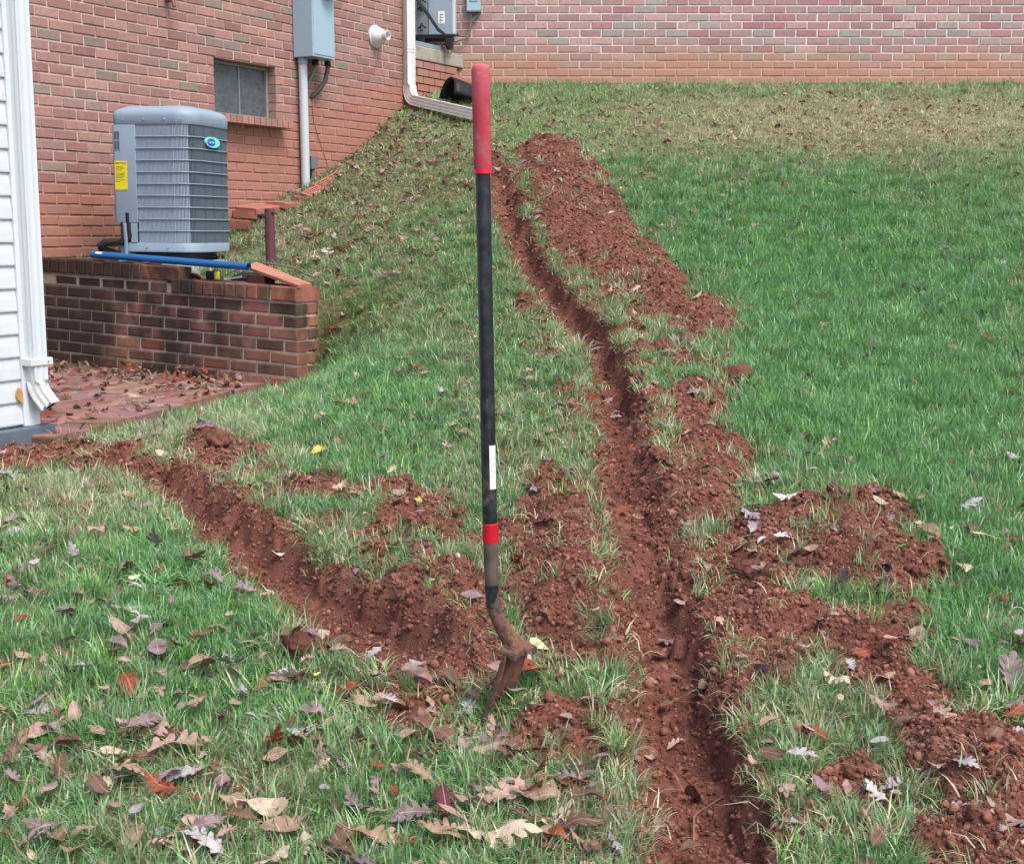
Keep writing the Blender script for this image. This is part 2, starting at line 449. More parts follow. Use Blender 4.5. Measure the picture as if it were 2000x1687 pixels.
def brick_mat(name, source, stain=None, algae=False):
    k = NT(name); p = k.pos()
    if source == 'object':
        oi = k.n('ShaderNodeObjectInfo'); base = oi.outputs['Color']
    else:
        at = k.n('ShaderNodeAttribute', attribute_name='tint'); base = at.outputs['Color']
    n1 = k.noise(p, 34, 5, .65); n2 = k.noise(p, 8, 3, .5); n3 = k.noise(p, 170, 3, .6)
    c = k.mix(k.mrange(n1, .35, .7, 0, .3), base, srgb(104, 78, 72))
    c = k.mix(k.mrange(n2, .5, .75, 0, .30), c, srgb(172, 128, 120))
    c = k.mix(k.mrange(n3, .62, .75, 0, .35), c, srgb(196, 172, 160))
    if stain: c = stain_mix(k, c, stain)
    if algae: c = algae_mix(k, c)
    k.col(c).rough(.9, .25)
    h = k.math('ADD', k.math('MULTIPLY', n1, .6), k.math('MULTIPLY', n3, .4))
    k.bump(h, .5, .004)
    return k.m
def stain_mix(k, c, st):
    """clay splash on the lower courses: st = (height at Y0, Y0, slope, soft, colour, amount)"""
    z0, y0, sl, soft, colr, amt = st
    p = k.pos(); sx = k.n('ShaderNodeSeparateXYZ'); k.l(p, sx.inputs[0])
    line = k.math('ADD', k.math('MULTIPLY', k.math('SUBTRACT', sx.outputs[1], y0), sl), z0)
    wob = k.math('MULTIPLY', k.math('SUBTRACT', k.noise(p, 2.2, 4, .6), .5), soft * 2.2)
    d = k.math('ADD', k.math('SUBTRACT', line, sx.outputs[2]), wob)
    f = k.mrange(d, -soft * .6, soft, 0, amt)
    cc = k.mix(k.noise(p, 14, 3), colr, tuple(x * .8 for x in colr[:3]) + (1,))
    return k.mix(f, c, cc)
def algae_mix(k, c, AMT=1.0):
    p = k.pos()
    mp = k.n('ShaderNodeMapping'); mp.inputs['Scale'].default_value = (1, 1, .7); k.l(p, mp.inputs[0])
    n = k.noise(mp.outputs[0], 3.6, 6, .62, .3)
    sx = k.n('ShaderNodeSeparateXYZ'); k.l(p, sx.inputs[0])
    lf = k.math('MULTIPLY', k.math('ADD', sx.outputs[0], 1.9), -.16)        # older growth at the house end
    up = k.math('MULTIPLY', k.math('ADD', sx.outputs[2], .62), .22)
    f = k.mrange(k.math('ADD', k.math('ADD', n, lf), up), .36, .66, 0, .9 * AMT)
    c = k.mix(f, c, srgb(46, 40, 34))
    g = k.mrange(k.noise(p, 6, 4), .55, .75, 0, .35)
    return k.mix(g, c, srgb(92, 86, 66))
def mortar_mat(name, c, stain=None, algae=False, c2=None):
    k = NT(name); p = k.pos()
    n = k.noise(p, 26, 5, .65)
    cc = k.mix(k.mrange(n, .3, .75), c, c2 or tuple(x * .7 for x in c[:3]) + (1,))
    if stain: cc = stain_mix(k, cc, stain)
    if algae: cc = algae_mix(k, cc, .5)
    k.col(cc).rough(.95, .2); k.bump(n, .5, .006)
    return k.m

ST_L = (.74, 10.4, .30, .18, srgb(172, 116, 98), .66)
ST_B = (1.80, 13.3, 0, .22, srgb(182, 136, 112), .8)
M_brickL = brick_mat('house_brick', 'object', ST_L); M_brickLs = brick_mat('house_brick_far', 'attr', ST_L)
M_brickB = brick_mat('wing_brick', 'object', ST_B); M_brickBs = brick_mat('wing_brick_far', 'attr', ST_B)
M_brickR = brick_mat('old_brick', 'object', None, True)
M_pave = brick_mat('paver_brick', 'object'); M_loose = brick_mat('loose_brick', 'object')
M_mortL = mortar_mat('mortar_house', srgb(196, 172, 160), ST_L)
M_mortB = mortar_mat('mortar_wing', srgb(216, 210, 206), (1.80, 13.3, 0, .22, srgb(196, 154, 132), .82), c2=srgb(190, 178, 172))
M_mortR = mortar_mat('mortar_old', srgb(204, 192, 172), None, True)
M_mortP = mortar_mat('patio_bed', srgb(110, 78, 70))
M_white = simple('white_paint', srgb(202, 210, 213), .45, .4, grime=.12, gscale=3)
M_siding = simple('white_vinyl', srgb(196, 203, 207), .5, .35, grime=.35, gscale=3.5, gcol=srgb(176, 180, 176))
M_gut = simple('white_gutter', srgb(206, 209, 207), .4, .45, grime=.22, gscale=6, gcol=srgb(170, 166, 156))
M_metal = simple('galvanised', srgb(140, 160, 172), .45, .5, .25, grime=.15, gscale=3)
M_box = simple('meter_grey', srgb(150, 176, 190), .45, .5, grime=.08, gscale=3)
M_ac = simple('ac_enamel', srgb(136, 152, 168), .55, .4, .0, grime=.2, gscale=4)
M_acd = simple('ac_coil', srgb(62, 72, 80), .6, .3, grime=.3, gscale=60)
M_slat = simple('ac_slat', srgb(146, 162, 178), .6, .35, .0, grime=.1, gscale=20)
M_slatd = simple('guard_and_shaded_slat', srgb(96, 110, 122), .6, .35, .0, grime=.2, gscale=20)  # guard metal, also the shaded copy of the slat colour
M_black = simple('black_plastic', srgb(28, 30, 33), .45, .4, grime=.4, gscale=8, gcol=srgb(60, 58, 54))
M_rubber = simple('pipe_foam', srgb(26, 27, 29), .75, .3, grime=.4, gscale=30, gcol=srgb(52, 52, 52), bump=.4)
M_pvc = simple('grey_pvc', srgb(188, 196, 202), .45, .4, grime=.15)
M_cable = simple('cable_grey', srgb(112, 112, 108), .6, .3)
M_blue = simple('blue_pvc', srgb(26, 98, 158), .38, .5, grime=.3, gscale=12, gcol=srgb(20, 70, 118))
M_post = simple('rusty_post', srgb(92, 58, 60), .7, .3, grime=.5, gscale=14, gcol=srgb(60, 40, 42), bump=.3)
M_conc = simple('concrete', srgb(160, 156, 140), .9, .2, grime=.85, gscale=7, gcol=srgb(62, 60, 52), bump=.5)
M_conc2 = simple('pad_concrete', srgb(172, 178, 178), .9, .2, grime=.5, gscale=7, gcol=srgb(110, 110, 104), bump=.4)
M_found = simple('foundation_paint', srgb(92, 104, 114), .85, .2, grime=.6, gscale=6, gcol=srgb(56, 64, 70), bump=.6)
M_wood = simple('weathered_board', srgb(172, 118, 98), .85, .2, grime=.5, gscale=18, gcol=srgb(120, 78, 66), bump=.5)
M_bark = simple('twig_bark', srgb(104, 92, 80), .9, .2, grime=.5, gscale=30)
M_yellow = simple('yellow_label', srgb(222, 206, 24), .5, .4, grime=.05)
M_paper = simple('white_label', srgb(226, 228, 228), .5, .4, grime=.1)
M_ink = simple('label_ink', srgb(40, 40, 42), .6, .3, grime=0)
M_teal = simple('badge_teal', srgb(120, 222, 214), .3, .5, grime=0)
M_badge = simple('badge_blue', srgb(22, 84, 170), .3, .5, grime=0)
M_winframe = simple('window_steel', srgb(132, 134, 132), .6, .4, grime=.4, gscale=16, gcol=srgb(110, 100, 92))
M_red = simple('red_collar', srgb(206, 20, 44), .42, .5, grime=.12)
M_dark = simple('dark_void', srgb(24, 22, 20), .9, .1)

def glass_mat():
    k = NT('dusty_glass'); p = k.pos()
    n = k.noise(p, 26, 6, .7, .6); n2 = k.noise(p, 6, 3)
    sx = k.n('ShaderNodeSeparateXYZ'); k.l(p, sx.inputs[0])
    c = k.mix(k.mrange(n, .48, .74, 0, .6), srgb(72, 80, 86), srgb(122, 128, 132))
    c = k.mix(k.mrange(n2, .5, .7, 0, .5), c, srgb(88, 96, 100))
    k.col(c).rough(k.mrange(n, .35, .7, .18, .6), .6)
    return k.m
M_glass = glass_mat()

# ------------------------------------------------------------------ ground sheet
def ground_mat():
    k = NT('ground'); p = k.pos()
    a = k.n('ShaderNodeAttribute', attribute_name='soil'); soil = a.outputs['Fac']
    n1 = k.noise(p, 5, 5, .6); n2 = k.noise(p, 40, 5, .7); n3 = k.noise(p, 200, 4, .7); n4 = k.noise(p, 14, 4, .6)
    s = k.mix(k.mrange(n2, .3, .72), srgb(108, 69, 58), srgb(136, 91, 78))
    s = k.mix(k.mrange(n1, .42, .66, 0, .75), s, srgb(86, 54, 46))
    s = k.mix(k.mrange(n3, .58, .78, 0, .5), s, srgb(168, 124, 110))
    s = k.mix(k.mrange(n4, .6, .8, 0, .3), s, srgb(124, 84, 68))
    t = k.mix(k.mrange(n2, .3, .7), srgb(80, 76, 50), srgb(132, 120, 90))
    t = k.mix(k.mrange(n4, .4, .68, 0, .7), t, srgb(66, 78, 44))
    t = k.mix(k.mrange(n3, .6, .8, 0, .4), t, srgb(160, 140, 110))
    k.col(k.mix(soil, t, s)).rough(.95, .15)
    k.bump(k.math('ADD', k.math('MULTIPLY', n2, .6), k.math('MULTIPLY', n3, .7)), .8, .014)
    return k.m
M_ground = ground_mat()
def build_ground():
    ny, nin = 780, 520
    ys = np.geomspace(1.35, 13.6, ny)
    u = np.r_[np.linspace(-1.1, -.44, 40)[:-1], np.linspace(-.44, .44, nin), np.linspace(.44, 1.1, 40)[1:]]
    X = ys[:, None] * u[None, :]; Y = np.repeat(ys[:, None], len(u), 1)
    # keep the sheet outside the retaining wall's step from stretching: no change needed, the step hides inside the wall
    h, m, hp, cv, lip = height(X.ravel(), Y.ravel(), True, True)
    co = np.c_[X.ravel(), Y.ravel(), h]
    nx = len(u)
    idx = np.arange(ny * nx).reshape(ny, nx)
    q = np.stack([idx[:-1, :-1], idx[:-1, 1:], idx[1:, 1:], idx[1:, :-1]], -1).reshape(-1, 4)
    # nothing of the ground lies behind the house wall or the rear wall
    cx = co[q].mean(1)
    inside = ((cx[:, 0] - WP.x) * N.x + (cx[:, 1] - WP.y) * N.y) < -.1
    q = q[~inside & (cx[:, 1] < 13.45)]
    me = bpy.data.meshes.new('ground')
    me.vertices.add(len(co)); me.vertices.foreach_set('co', co.ravel())
    me.loops.add(q.size); me.loops.foreach_set('vertex_index', q.ravel().astype(np.int32))
    me.polygons.add(len(q)); me.polygons.foreach_set('loop_start', np.arange(0, q.size, 4, dtype=np.int32))
    me.polygons.foreach_set('use_smooth', np.ones(len(q), bool))
    at = me.attributes.new('soil', 'FLOAT', 'POINT'); at.data.foreach_set('value', m.astype(np.float32))
    me.update(calc_edges=True); me.validate()
    o = obj('ground', me, M_ground)
    tag(o, 'sloping lawn ground with red clay trenches and spoil heaps', 'ground', kind='structure')
    # near apron under and behind the viewer, below the sheet's edge
    b = MB(); b.add([(-9, -6, -1.75), (9, -6, -1.75), (9, 1.6, -1.30), (-9, 1.6, -1.30)], [(0, 1, 2, 3)])
    a = b.build('ground_apron', M_ground, o)
build_ground()

# ------------------------------------------------------------------ bricks
def brick_mesh(name, L, H, Dp, seed, bev=.004, ends=False):
    r = random.Random(seed); b = bev
    def j(a=.0028): return r.uniform(-a, a)
    x, z = L / 2, H / 2
    fr = [(-x + b + j(), j(.001), -z + b + j()), (x - b + j(), j(.001), -z + b + j()), (x - b + j(), j(.001), z - b + j()), (-x + b + j(), j(.001), z - b + j())]
    ou = [(-x, -b + j(.001), -z), (x, -b + j(.001), -z), (x, -b + j(.001), z), (-x, -b + j(.001), z)]
    bk = [(-x, -Dp, -z), (x, -Dp, -z), (x, -Dp, z), (-x, -Dp, z)]
    fs = [(0, 1, 2, 3)]
    for i in range(4):
        k = (i + 1) % 4
        fs += [(4 + i, 4 + k, k, i), (8 + i, 8 + k, 4 + k, 4 + i)]
    fs.append((11, 10, 9, 8))
    me = bpy.data.meshes.new(name); me.from_pydata(fr + ou + bk, [], fs); me.update()
    return me
PAL_L = [srgb(*c) for c in [(160, 122, 114), (154, 116, 108), (164, 128, 120), (146, 112, 104), (158, 120, 112), (166, 130, 120), (148, 118, 110), (150, 110, 104), (140, 126, 116), (162, 124, 114), (150, 120, 114), (156, 118, 110)]]
PAL_B = [srgb(*c) for c in [(176, 142, 138), (172, 134, 132), (182, 150, 146), (170, 138, 136), (172, 126, 126), (172, 150, 144), (164, 152, 146), (156, 148, 142), (184, 152, 146), (170, 140, 136), (164, 130, 128)]]
PAL_R = [srgb(*c) for c in [(128, 84, 70), (110, 74, 62), (142, 94, 80), (96, 66, 56), (128, 86, 76), (80, 58, 50), (150, 104, 88), (118, 70, 58)]]
PAL_P = [srgb(*c) for c in [(132, 98, 88), (124, 92, 84), (140, 106, 96), (116, 86, 78), (136, 106, 96), (146, 112, 102)]]

def wall_bricks(house, mats, pal, org, d, n, s0, s1, z0, z1, h, L, mort, keep, want, hole=None, relief=.007, zfun=None):
    """running bond; the WANT largest bricks in view are objects, the others one joined part"""
    lst = []
    rows = int(round((z1 - z0) / h))
    for r in range(rows):
        zc = z0 + (r + .5) * h
        off = (r % 2) * L * .5 + random.uniform(-.012, .012)
        s = s0 - off
        while s < s1:
            a, b = max(s + mort / 2, s0), min(s + L - mort / 2 + random.uniform(-.004, .004), s1)
            s += L
            segs = [(a, b)]
            if hole and hole[2] < zc < hole[3]:
                segs = []
                if a < hole[0]: segs.append((a, min(b, hole[0] - .004)))
                if b > hole[1]: segs.append((max(a, hole[1] + .004), b))
            for (a2, b2) in segs:
                if b2 - a2 < .035: continue
                c = org + d * ((a2 + b2) / 2); c = Vector((c.x, c.y, zc))
                lst.append((c, b2 - a2))
    def score(it):
        c, ln = it
        px, py = proj(c.x, c.y, c.z)
        if not (-5 < px < 2005 and -5 < py < 1690) or not keep(px, py): return -1
        return ln * h * (F / c.y) ** 2
    sc = sorted(range(len(lst)), key=lambda i: -score(lst[i]))
    lst = [it for it in lst]
    meshes = [brick_mesh('brick', L - mort, h - mort, .05, 100 + i) for i in range(6)]
    for m_ in meshes: m_.materials.append(mats[0])
    R = frame((0, 0, 0), d, n, Vector((0, 0, 1)))     # local y is outward
    if R.determinant() < 0: R = frame((0, 0, 0), -d, n, Vector((0, 0, 1)))
    euler = R.to_euler()
    rest = []
    nobj = 0
    for k, i in enumerate(sc):
        c, ln = lst[i]
        colr = random.choice(pal); f = random.uniform(.86, 1.12); colr = (colr[0] * f, colr[1] * f * random.uniform(.96, 1.04), colr[2] * f, 1)
        p = c + n * (relief + random.uniform(-.0022, .0022))
        if nobj < want and score(lst[i]) > 0:
            o = bpy.data.objects.new('brick', random.choice(meshes)); link(o, house)
            o.location = p - house.location
            o.rotation_euler = euler; o.scale = (ln / (L - mort), 1, 1); o.color = colr
            nobj += 1
        else: rest.append((p, ln, colr))
    # joined part
    v, f, cols = [], [], []
    Rm = R.to_3x3()
    for (p, ln, colr) in rest:
        me = random.choice(meshes); k = len(v)
        for q in me.vertices:
            v.append(Rm @ Vector((q.co.x * ln / (L - mort), q.co.y, q.co.z)) + p - house.location)
        for q in me.polygons: f.append(tuple(x + k for x in q.vertices))
        cols += [colr] * len(me.vertices)
    me = bpy.data.meshes.new('brick_courses'); me.from_pydata([tuple(x) for x in v], [], f); me.update()
    at = me.attributes.new('tint', 'FLOAT_COLOR', 'POINT'); at.data.foreach_set('color', np.array(cols, np.float32).ravel())
    o = obj('brick_courses', me, mats[1], house); o['kind'] = 'stuff'

# ---- house wall on the left
house = thing('brick_house', 'red brick house side wall with small basement window behind the grey condenser', 'house', (WP + D * 2.0) * 1.0)
house.location.z = -.25
HL = house.location.copy()
h1, L1 = .0718, .204
def wall_px(px, py, off=0.0): return on_plane(px, py, WP + N * off, N)
def s_of(p): return (p - WP).dot(D)
S_END = s_of(wall_px(801, 150))
wa, wb = wall_px(415, 105), wall_px(541, 257)
wt = wall_px(450, 112); wlow = wall_px(500, 244)
z_ph = wall_px(69, 462.6).z
def snap(z): return z_ph + round((z - z_ph) / h1) * h1
hz0, hz1 = snap(wall_px(480, 238).z), snap(wall_px(480, 116).z)
hole = (s_of(wa), s_of(wb), hz0, hz1)
zb, zt = z_ph - 9 * h1, z_ph + 46 * h1
def keepL(px, py):
    if px < 58 or (226 < px < 448 and 212 < py < 490) or (575 < px < 650 and py < 115) or (790 < px): return False
    if px < 250 and py > 505: return False
    gy = np.interp(px, [450, 590, 700, 790], [436, 368, 295, 208])
    return py < gy or px < 450
wall_bricks(house, (M_brickL, M_brickLs), PAL_L, WP, D, N, -1.2, S_END - .01, zb, zt, h1, L1, .011, keepL, 300, hole)
def wall_slab(house, org, d, n, s0, s1, z0, z1, hole, th, mat, name):
    M = frame(org - house.location * 1.0, d, n, Vector((0, 0, 1)))
    M[2][3] = -house.location.z
    b = MB(M)
    if hole:
        b.box(s0, hole[0], -th, 0, z0, z1); b.box(hole[1], s1, -th, 0, z0, z1)
        b.box(hole[0], hole[1], -th, 0, z0, hole[2]); b.box(hole[0], hole[1], -th, 0, hole[3], z1)
    else: b.box(s0, s1, -th, 0, z0, z1)
    return b.build(name, mat, house)
wall_slab(house, WP, D, N, -1.2, S_END, zb - .4, zt, hole, .25, M_mortL, 'mortar_bed')
# brick returns of the window opening, sill course and the window itself
FW = frame(WP, D, N, Vector((0, 0, 1))); FW[2][3] = 0
FH = Matrix.Translation(-HL) @ FW          # wall frame relative to the house Empty
jm = brick_mesh('jamb_brick', .10, h1 - .010, .05, 401); jm.materials.append(M_brickL)
for r in range(int(round((hz1 - hz0) / h1))):
    for sgn, sx in ((1, hole[1]), (-1, hole[0])):
        o = bpy.data.objects.new('jamb_brick', jm); link(o, house)
        # face looks into the opening
        x = N; y = -D * sgn
        R = frame(WP + D * (sx - .001 * sgn * -1) + N * -.045, x if (x.cross(y)).z > 0 else -x, y, Vector((0, 0, 1)))
        o.matrix_local = Matrix.Translation(-HL) @ R
        o.location = (WP + D * (sx - .006 * sgn) - N * .045 - HL); o.location.z = hz0 + (r + .5) * h1 - HL.z
        o.color = random.choice(PAL_L)
sm = brick_mesh('sill_brick', .062, .058, .10, 402); sm.materials.append(M_brickL)
ns = int((hole[1] - hole[0] + .1) / .07)
for i in range(ns):
    o = bpy.data.objects.new('sill_brick', sm); link(o, house)
    s = hole[0] - .03 + (i + .5) * .07
    R = frame((0, 0, 0), D, N, Vector((0, 0, 1)))
    o.rotation_euler = R.to_euler()
    o.location = WP + D * s + N * .028 - HL; o.location.z = hz0 - .032 - HL.z
    o.color = random.choice(PAL_L)
win = obj('basement_window', None, None, house)
ww0, ww1, wz0, wz1 = hole[0] + .002, hole[1] - .008, hz0 + .002, hz1 - .004
YW = -.085
def win_box(name, mat, x0, x1, z0, z1, y0=YW - .02, y1=YW + .012, bev=.002):
    b = MB(FH); b.box(x0, x1, y0, y1, z0, z1); return b.build(name, mat, win, bevel=bev)
t_ = .026
win_box('window_frame', M_winframe, ww0, ww0 + t_, wz0, wz1); win_box('window_frame', M_winframe, ww1 - t_, ww1, wz0, wz1)
win_box('window_frame', M_winframe, ww0 + t_ + .001, ww1 - t_ - .001, wz1 - t_, wz1); win_box('window_frame', M_winframe, ww0 + t_ + .001, ww1 - t_ - .001, wz0, wz0 + t_)
sm_ = s_of(wall_px(466, 170, YW)) ; sm_ = min(max(sm_, ww0 + .1), ww1 - .1)
win_box('mullion', M_winframe, sm_ - .0045, sm_ + .0045, wz0 + t_ + .001, wz1 - t_ - .001, YW - .012, YW + .008)
win_box('pane', M_glass, ww0 + t_ + .0015, sm_ - .008, wz0 + t_ + .0015, wz1 - t_ - .0015, YW - .012, YW - .006, 0)
win_box('pane', M_glass, sm_ + .008, ww1 - t_ - .0015, wz0 + t_ + .0015, wz1 - t_ - .0015, YW - .012, YW - .006, 0)
b = MB(FH); b.box(hole[0] + .01, hole[1] - .01, -.24, -.2, wz0, wz1); b.build('dark_interior', M_dark, win)

# vent thimble
vc = wall_px(731, 72)
zq = N.to_track_quat('Z', 'Y').to_matrix().to_4x4()
b = MB(Matrix.Translation(vc - HL) @ zq)
b.lathe([(0, .0), (.098, .0), (.1, .008), (.1, .02), (.092, .024), (.088, .04), (.052, .098), (.042, .106), (.042, .15), (.034, .15), (.032, .11), (0, .108)], 40)
b.build('vent_pipe', M_gut, house, smooth=True)

# downspout at the corner, elbow and leader down the bank
ds = obj('downspout', None, None, house)
dp = wall_px(799, 100, .06)
def ribbed(w_, d_, ribs):
    """closed rounded-rectangle profile with shallow ribs, a = width axis, b = depth axis"""
    P = []
    for sx in range(4):
        pass
    x, y = w_ / 2, d_ / 2
    nseg = ribs * 4
    for i in range(nseg + 1):
        t = -1 + 2 * i / nseg; P.append((t * x * .94, y - (.0035 if i % 4 in (1, 2) and 0 < i < nseg else 0)))
    for i in range(5):
        q = i / 4 * math.pi / 2
        pass
    for i in range(nseg + 1):
        t = 1 - 2 * i / nseg; P.append((x - (.003 if i % 4 in (1, 2) and 0 < i < nseg else 0), t * y * .9))
    for i in range(nseg + 1):
        t = 1 - 2 * i / nseg; P.append((t * x * .94, -y + (.0035 if i % 4 in (1, 2) and 0 < i < nseg else 0)))
    for i in range(nseg + 1):
        t = -1 + 2 * i / nseg; P.append((-x + (.003 if i % 4 in (1, 2) and 0 < i < nseg else 0), t * y * .9))
    return P
zel = wall_px(799, 168, .06).z
top = Vector((dp.x, dp.y, 3.0)); pe = Vector((dp.x, dp.y, zel))
endp = at_y(936, 226, 11.7)
hd = (endp - Vector((dp.x, dp.y, zel - .1))); 
pts = [top, Vector((dp.x, dp.y, zel + .35)), Vector((dp.x, dp.y, zel + .02))]
tgt = Vector((dp.x, dp.y, zel - .12)) + hd * .10
q0, q1, q2 = pts[-1], Vector((dp.x, dp.y, zel - .13)), tgt
for i in range(1, 9):
    t = i / 8; pts.append(q0 * (1 - t) ** 2 + q1 * 2 * t * (1 - t) + q2 * t * t)
pts += [q2 * (1 - t) + endp * t for t in (.4, .75, 1.0)]
hdir = Vector((hd.x, hd.y, 0)).normalized()
ups = []
for i, p in enumerate(pts):
    t = (pts[min(i + 1, len(pts) - 1)] - pts[max(i - 1, 0)]).normalized()
    k = min(max(1 + t.z, 0), 1)
    ups.append((N * (1 - k) + (hdir * -t.z + Vector((0, 0, 1)) * k)).normalized() if k > .02 else hdir * .5 + N)
ups = [(hdir if i < 3 else u) for i, u in enumerate(ups)]
b = MB(Matrix.Translation(-HL)); b.sweep(pts, ribbed(.088, .095, 3), ups)
b.build('gutter_pipe', M_gut, ds, smooth=True)
for zz in (zel + .33, zel + .30):
    b = MB(Matrix.Translation(-HL)); b.sweep([Vector((dp.x, dp.y, zz)), Vector((dp.x, dp.y, zz + .012))], ribbed(.094, .101, 3), [hdir, hdir])
    b.build('joint_band', M_gut, ds, smooth=True)
mid = q2 * .55 + endp * .45
b = MB(Matrix.Translation(-HL)); b.sweep([mid, mid + (endp - q2).normalized() * .016], ribbed(.094, .101, 3), [ups[-1]] * 2); b.build('joint_band', M_gut, ds, smooth=True)
b = MB(Matrix.Translation(-HL)); b.sweep([endp - (endp - q2) * .02, endp - (endp - q2) * .015], [(-.04, -.043), (.04, -.043), (.04, .043), (-.04, .043)], [ups[-1]] * 2)
b.f.append((0, 1, 2, 3)); b.build('dark_mouth', M_dark, ds)

# hose tap at the very top
tp = wall_px(322, 2)
tap = thing('hose_tap', 'rusty hose tap on the brick wall above the condenser', 'tap', tp)
b = MB(); b.tube([N * 0, N * .05, N * .08 + Vector((0, 0, -.01)), N * .09 + Vector((0, 0, -.05))], [.014, .014, .016, .013], 10); b.build('spout', simple('old_brass', srgb(120, 92, 78), .6, .4, .4, grime=.5), tap, smooth=True)
b = MB(Matrix.Translation(N * .05 + Vector((0, 0, .035)))); b.lathe([(0, 0), (.03, 0), (.032, .006), (.03, .012), (0, .012)], 14); b.build('handle', simple('tap_wheel', srgb(150, 130, 120), .5, .4, .3), tap)

# ---- rear wing
rear = thing('brick_wing', 'long rear brick wall with pale mortar above the upper lawn edge', 'house', (2.5, YB, 1.3))
h2, L2 = .0767, .2166
zr = at_y(1400, 104, YB).z
rx0 = WP.x + D.x * S_END
def keepB(px, py): return px > 915 and py < 185
EX, EY = Vector((1, 0, 0)), Vector((0, -1, 0))
wall_bricks(rear, (M_brickB, M_brickBs), PAL_B, Vector((0, YB, 0)), EX, EY, rx0 - .3, 8.6, zr - 12 * h2, zr + 19 * h2, h2, L2, .0125, keepB, 300, None, .006)
b = MB(); b.box(rx0 - .3 - 2.5, 8.6 - 2.5, .0, .25, zr - 17 * h2 - 1.3, zr + 19 * h2 - 1.3); b.build('mortar_bed', M_mortB, rear)

# ------------------------------------------------------------------ retaining wall
rz_l, rz_r = at_y(84, 683, 8.78).z, at_y(581, 739, 7.73).z
slope = (rz_r - rz_l) / RLEN
RW0 = Vector((RL.x, RL.y, rz_l))
ret = thing('retaining_wall', 'old stained brick retaining wall with stepped cap beside the patio', 'wall', RW0)
FR = frame((0, 0, 0), RD, RN, Vector((0, 0, 1)))       # local x along, y towards viewer
if FR.determinant() < 0: print('retaining frame mirrored')
RS = Matrix.Identity(4); RS[2][0] = slope                # the courses run slightly downhill
FRs = FR @ RS
hr, Lr = .0722, .209
SPLIT = 1.12
mt = .013
def rcourse(r):
    return r * hr
ret_meshes = {}
def ret_brick(x0, x1, z0, z1, y1=0.0, y0=-.1, name='brick', seed=None, axis=0, ycen=None):
    """a brick whose face looks at the viewer, built to its own size, slightly uneven"""
    ln = x1 - x0
    me = brick_mesh(name, ln, z1 - z0, y1 - y0, seed if seed is not None else random.randint(0, 9999), .006)
    me.materials.append(M_brickR)
    o = bpy.data.objects.new(name, me); link(o, ret)
    o.matrix_local = FR @ Matrix.Translation(((x0 + x1) / 2, y1 + random.uniform(-.003, .004), (z0 + z1) / 2 + slope * (x0 + x1) / 2)) @ Matrix.Rotation(-math.atan(slope), 4, 'Y')
    o.color = [c * random.uniform(.85, 1.15) for c in random.choice(PAL_R)[:3]] + [1]
    return o
for r in range(-1, 7):
    x = -(r % 2) * Lr * .5 - .06
    while x < RLEN:
        a, bb = max(x, -.05), min(x + Lr - mt, RLEN)
        x += Lr
        if r >= 6 and a > SPLIT - .02: continue
        if r >= 6: bb = min(bb, SPLIT)
        if bb - a < .03: continue
        if bb > RLEN - .02:      # corner bricks turn the end
            ret_brick(a, RLEN, rcourse(r) + mt / 2, rcourse(r + 1) - mt / 2, 0, -.098)
        else: ret_brick(a, bb, rcourse(r) + mt / 2, rcourse(r + 1) - mt / 2)
# end face bricks
for r in range(-1, 6):
    zz0, zz1 = rcourse(r) + mt / 2, rcourse(r + 1) - mt / 2
    for (ya, yb) in (((-.205, -.108),) if r % 2 else ((-.205, -.108),)):
        me = brick_mesh('end_brick', yb - ya, zz1 - zz0, .10, random.randint(0, 9999), .006); me.materials.append(M_brickR)
        o = bpy.data.objects.new('end_brick', me); link(o, ret)
        E = FR @ frame((RLEN + random.uniform(-.002, .003), (ya + yb) / 2, (zz0 + zz1) / 2 + slope * RLEN), (0, 1, 0) , (1, 0, 0), (0, 0, 1))
        E2 = FR @ frame((RLEN + random.uniform(-.002, .003), (ya + yb) / 2, (zz0 + zz1) / 2 + slope * RLEN), (0, -1, 0), (1, 0, 0), (0, 0, 1))
        o.matrix_local = E2 if E2.determinant() > 0 else E
        o.color = [c * random.uniform(.95, 1.25) for c in random.choice(PAL_R)[:3]] + [1]
# caps: rowlock bricks on edge, the house end one course higher
def caps(x0, x1, zb_, hcap, mat_last=None):
    n = max(1, int(round((x1 - x0) / .083)))
    st = (x1 - x0) / n
    for i in range(n):
        a, bb = x0 + i * st + .006, x0 + (i + 1) * st - .006
        dz = random.uniform(-.004, .004)
        o = ret_brick(a, bb, zb_ + .004, zb_ + hcap + dz, .012, -.215, 'cap_brick')
zc1 = rcourse(7) + .006
zc2 = rcourse(6) + .006
caps(-.05, SPLIT - .205, zc1, .094); caps(SPLIT + .04, RLEN - .19, zc2, .088)
o = ret_brick(SPLIT - .2, SPLIT + .115, zc1 + .004, zc1 + .09, .010, -.10, 'cap_brick'); o.color = srgb(168, 104, 84)
o['label'] = 'cleaner orange cap brick at the step'
o = ret_brick(RLEN - .18, RLEN + .006, zc2 + .004, zc2 + .088, .012, -.215, 'cap_brick'); o.color = srgb(176, 108, 90)
ret_core = MB(FRs)
ret_core.box(-.05, RLEN - .009, -.2, -.009, -.2, zc2); ret_core.box(-.05, SPLIT - .005, -.2, -.0085, zc2 - .02, zc1)
ret_core.box(-.05, RLEN - .02, -.2, -.002, zc2 + .0, zc2 + .06); ret_core.box(-.05, SPLIT + .09, -.2, -.004, zc1, zc1 + .065)
ret_core.build('mortar_core', M_mortR, ret)

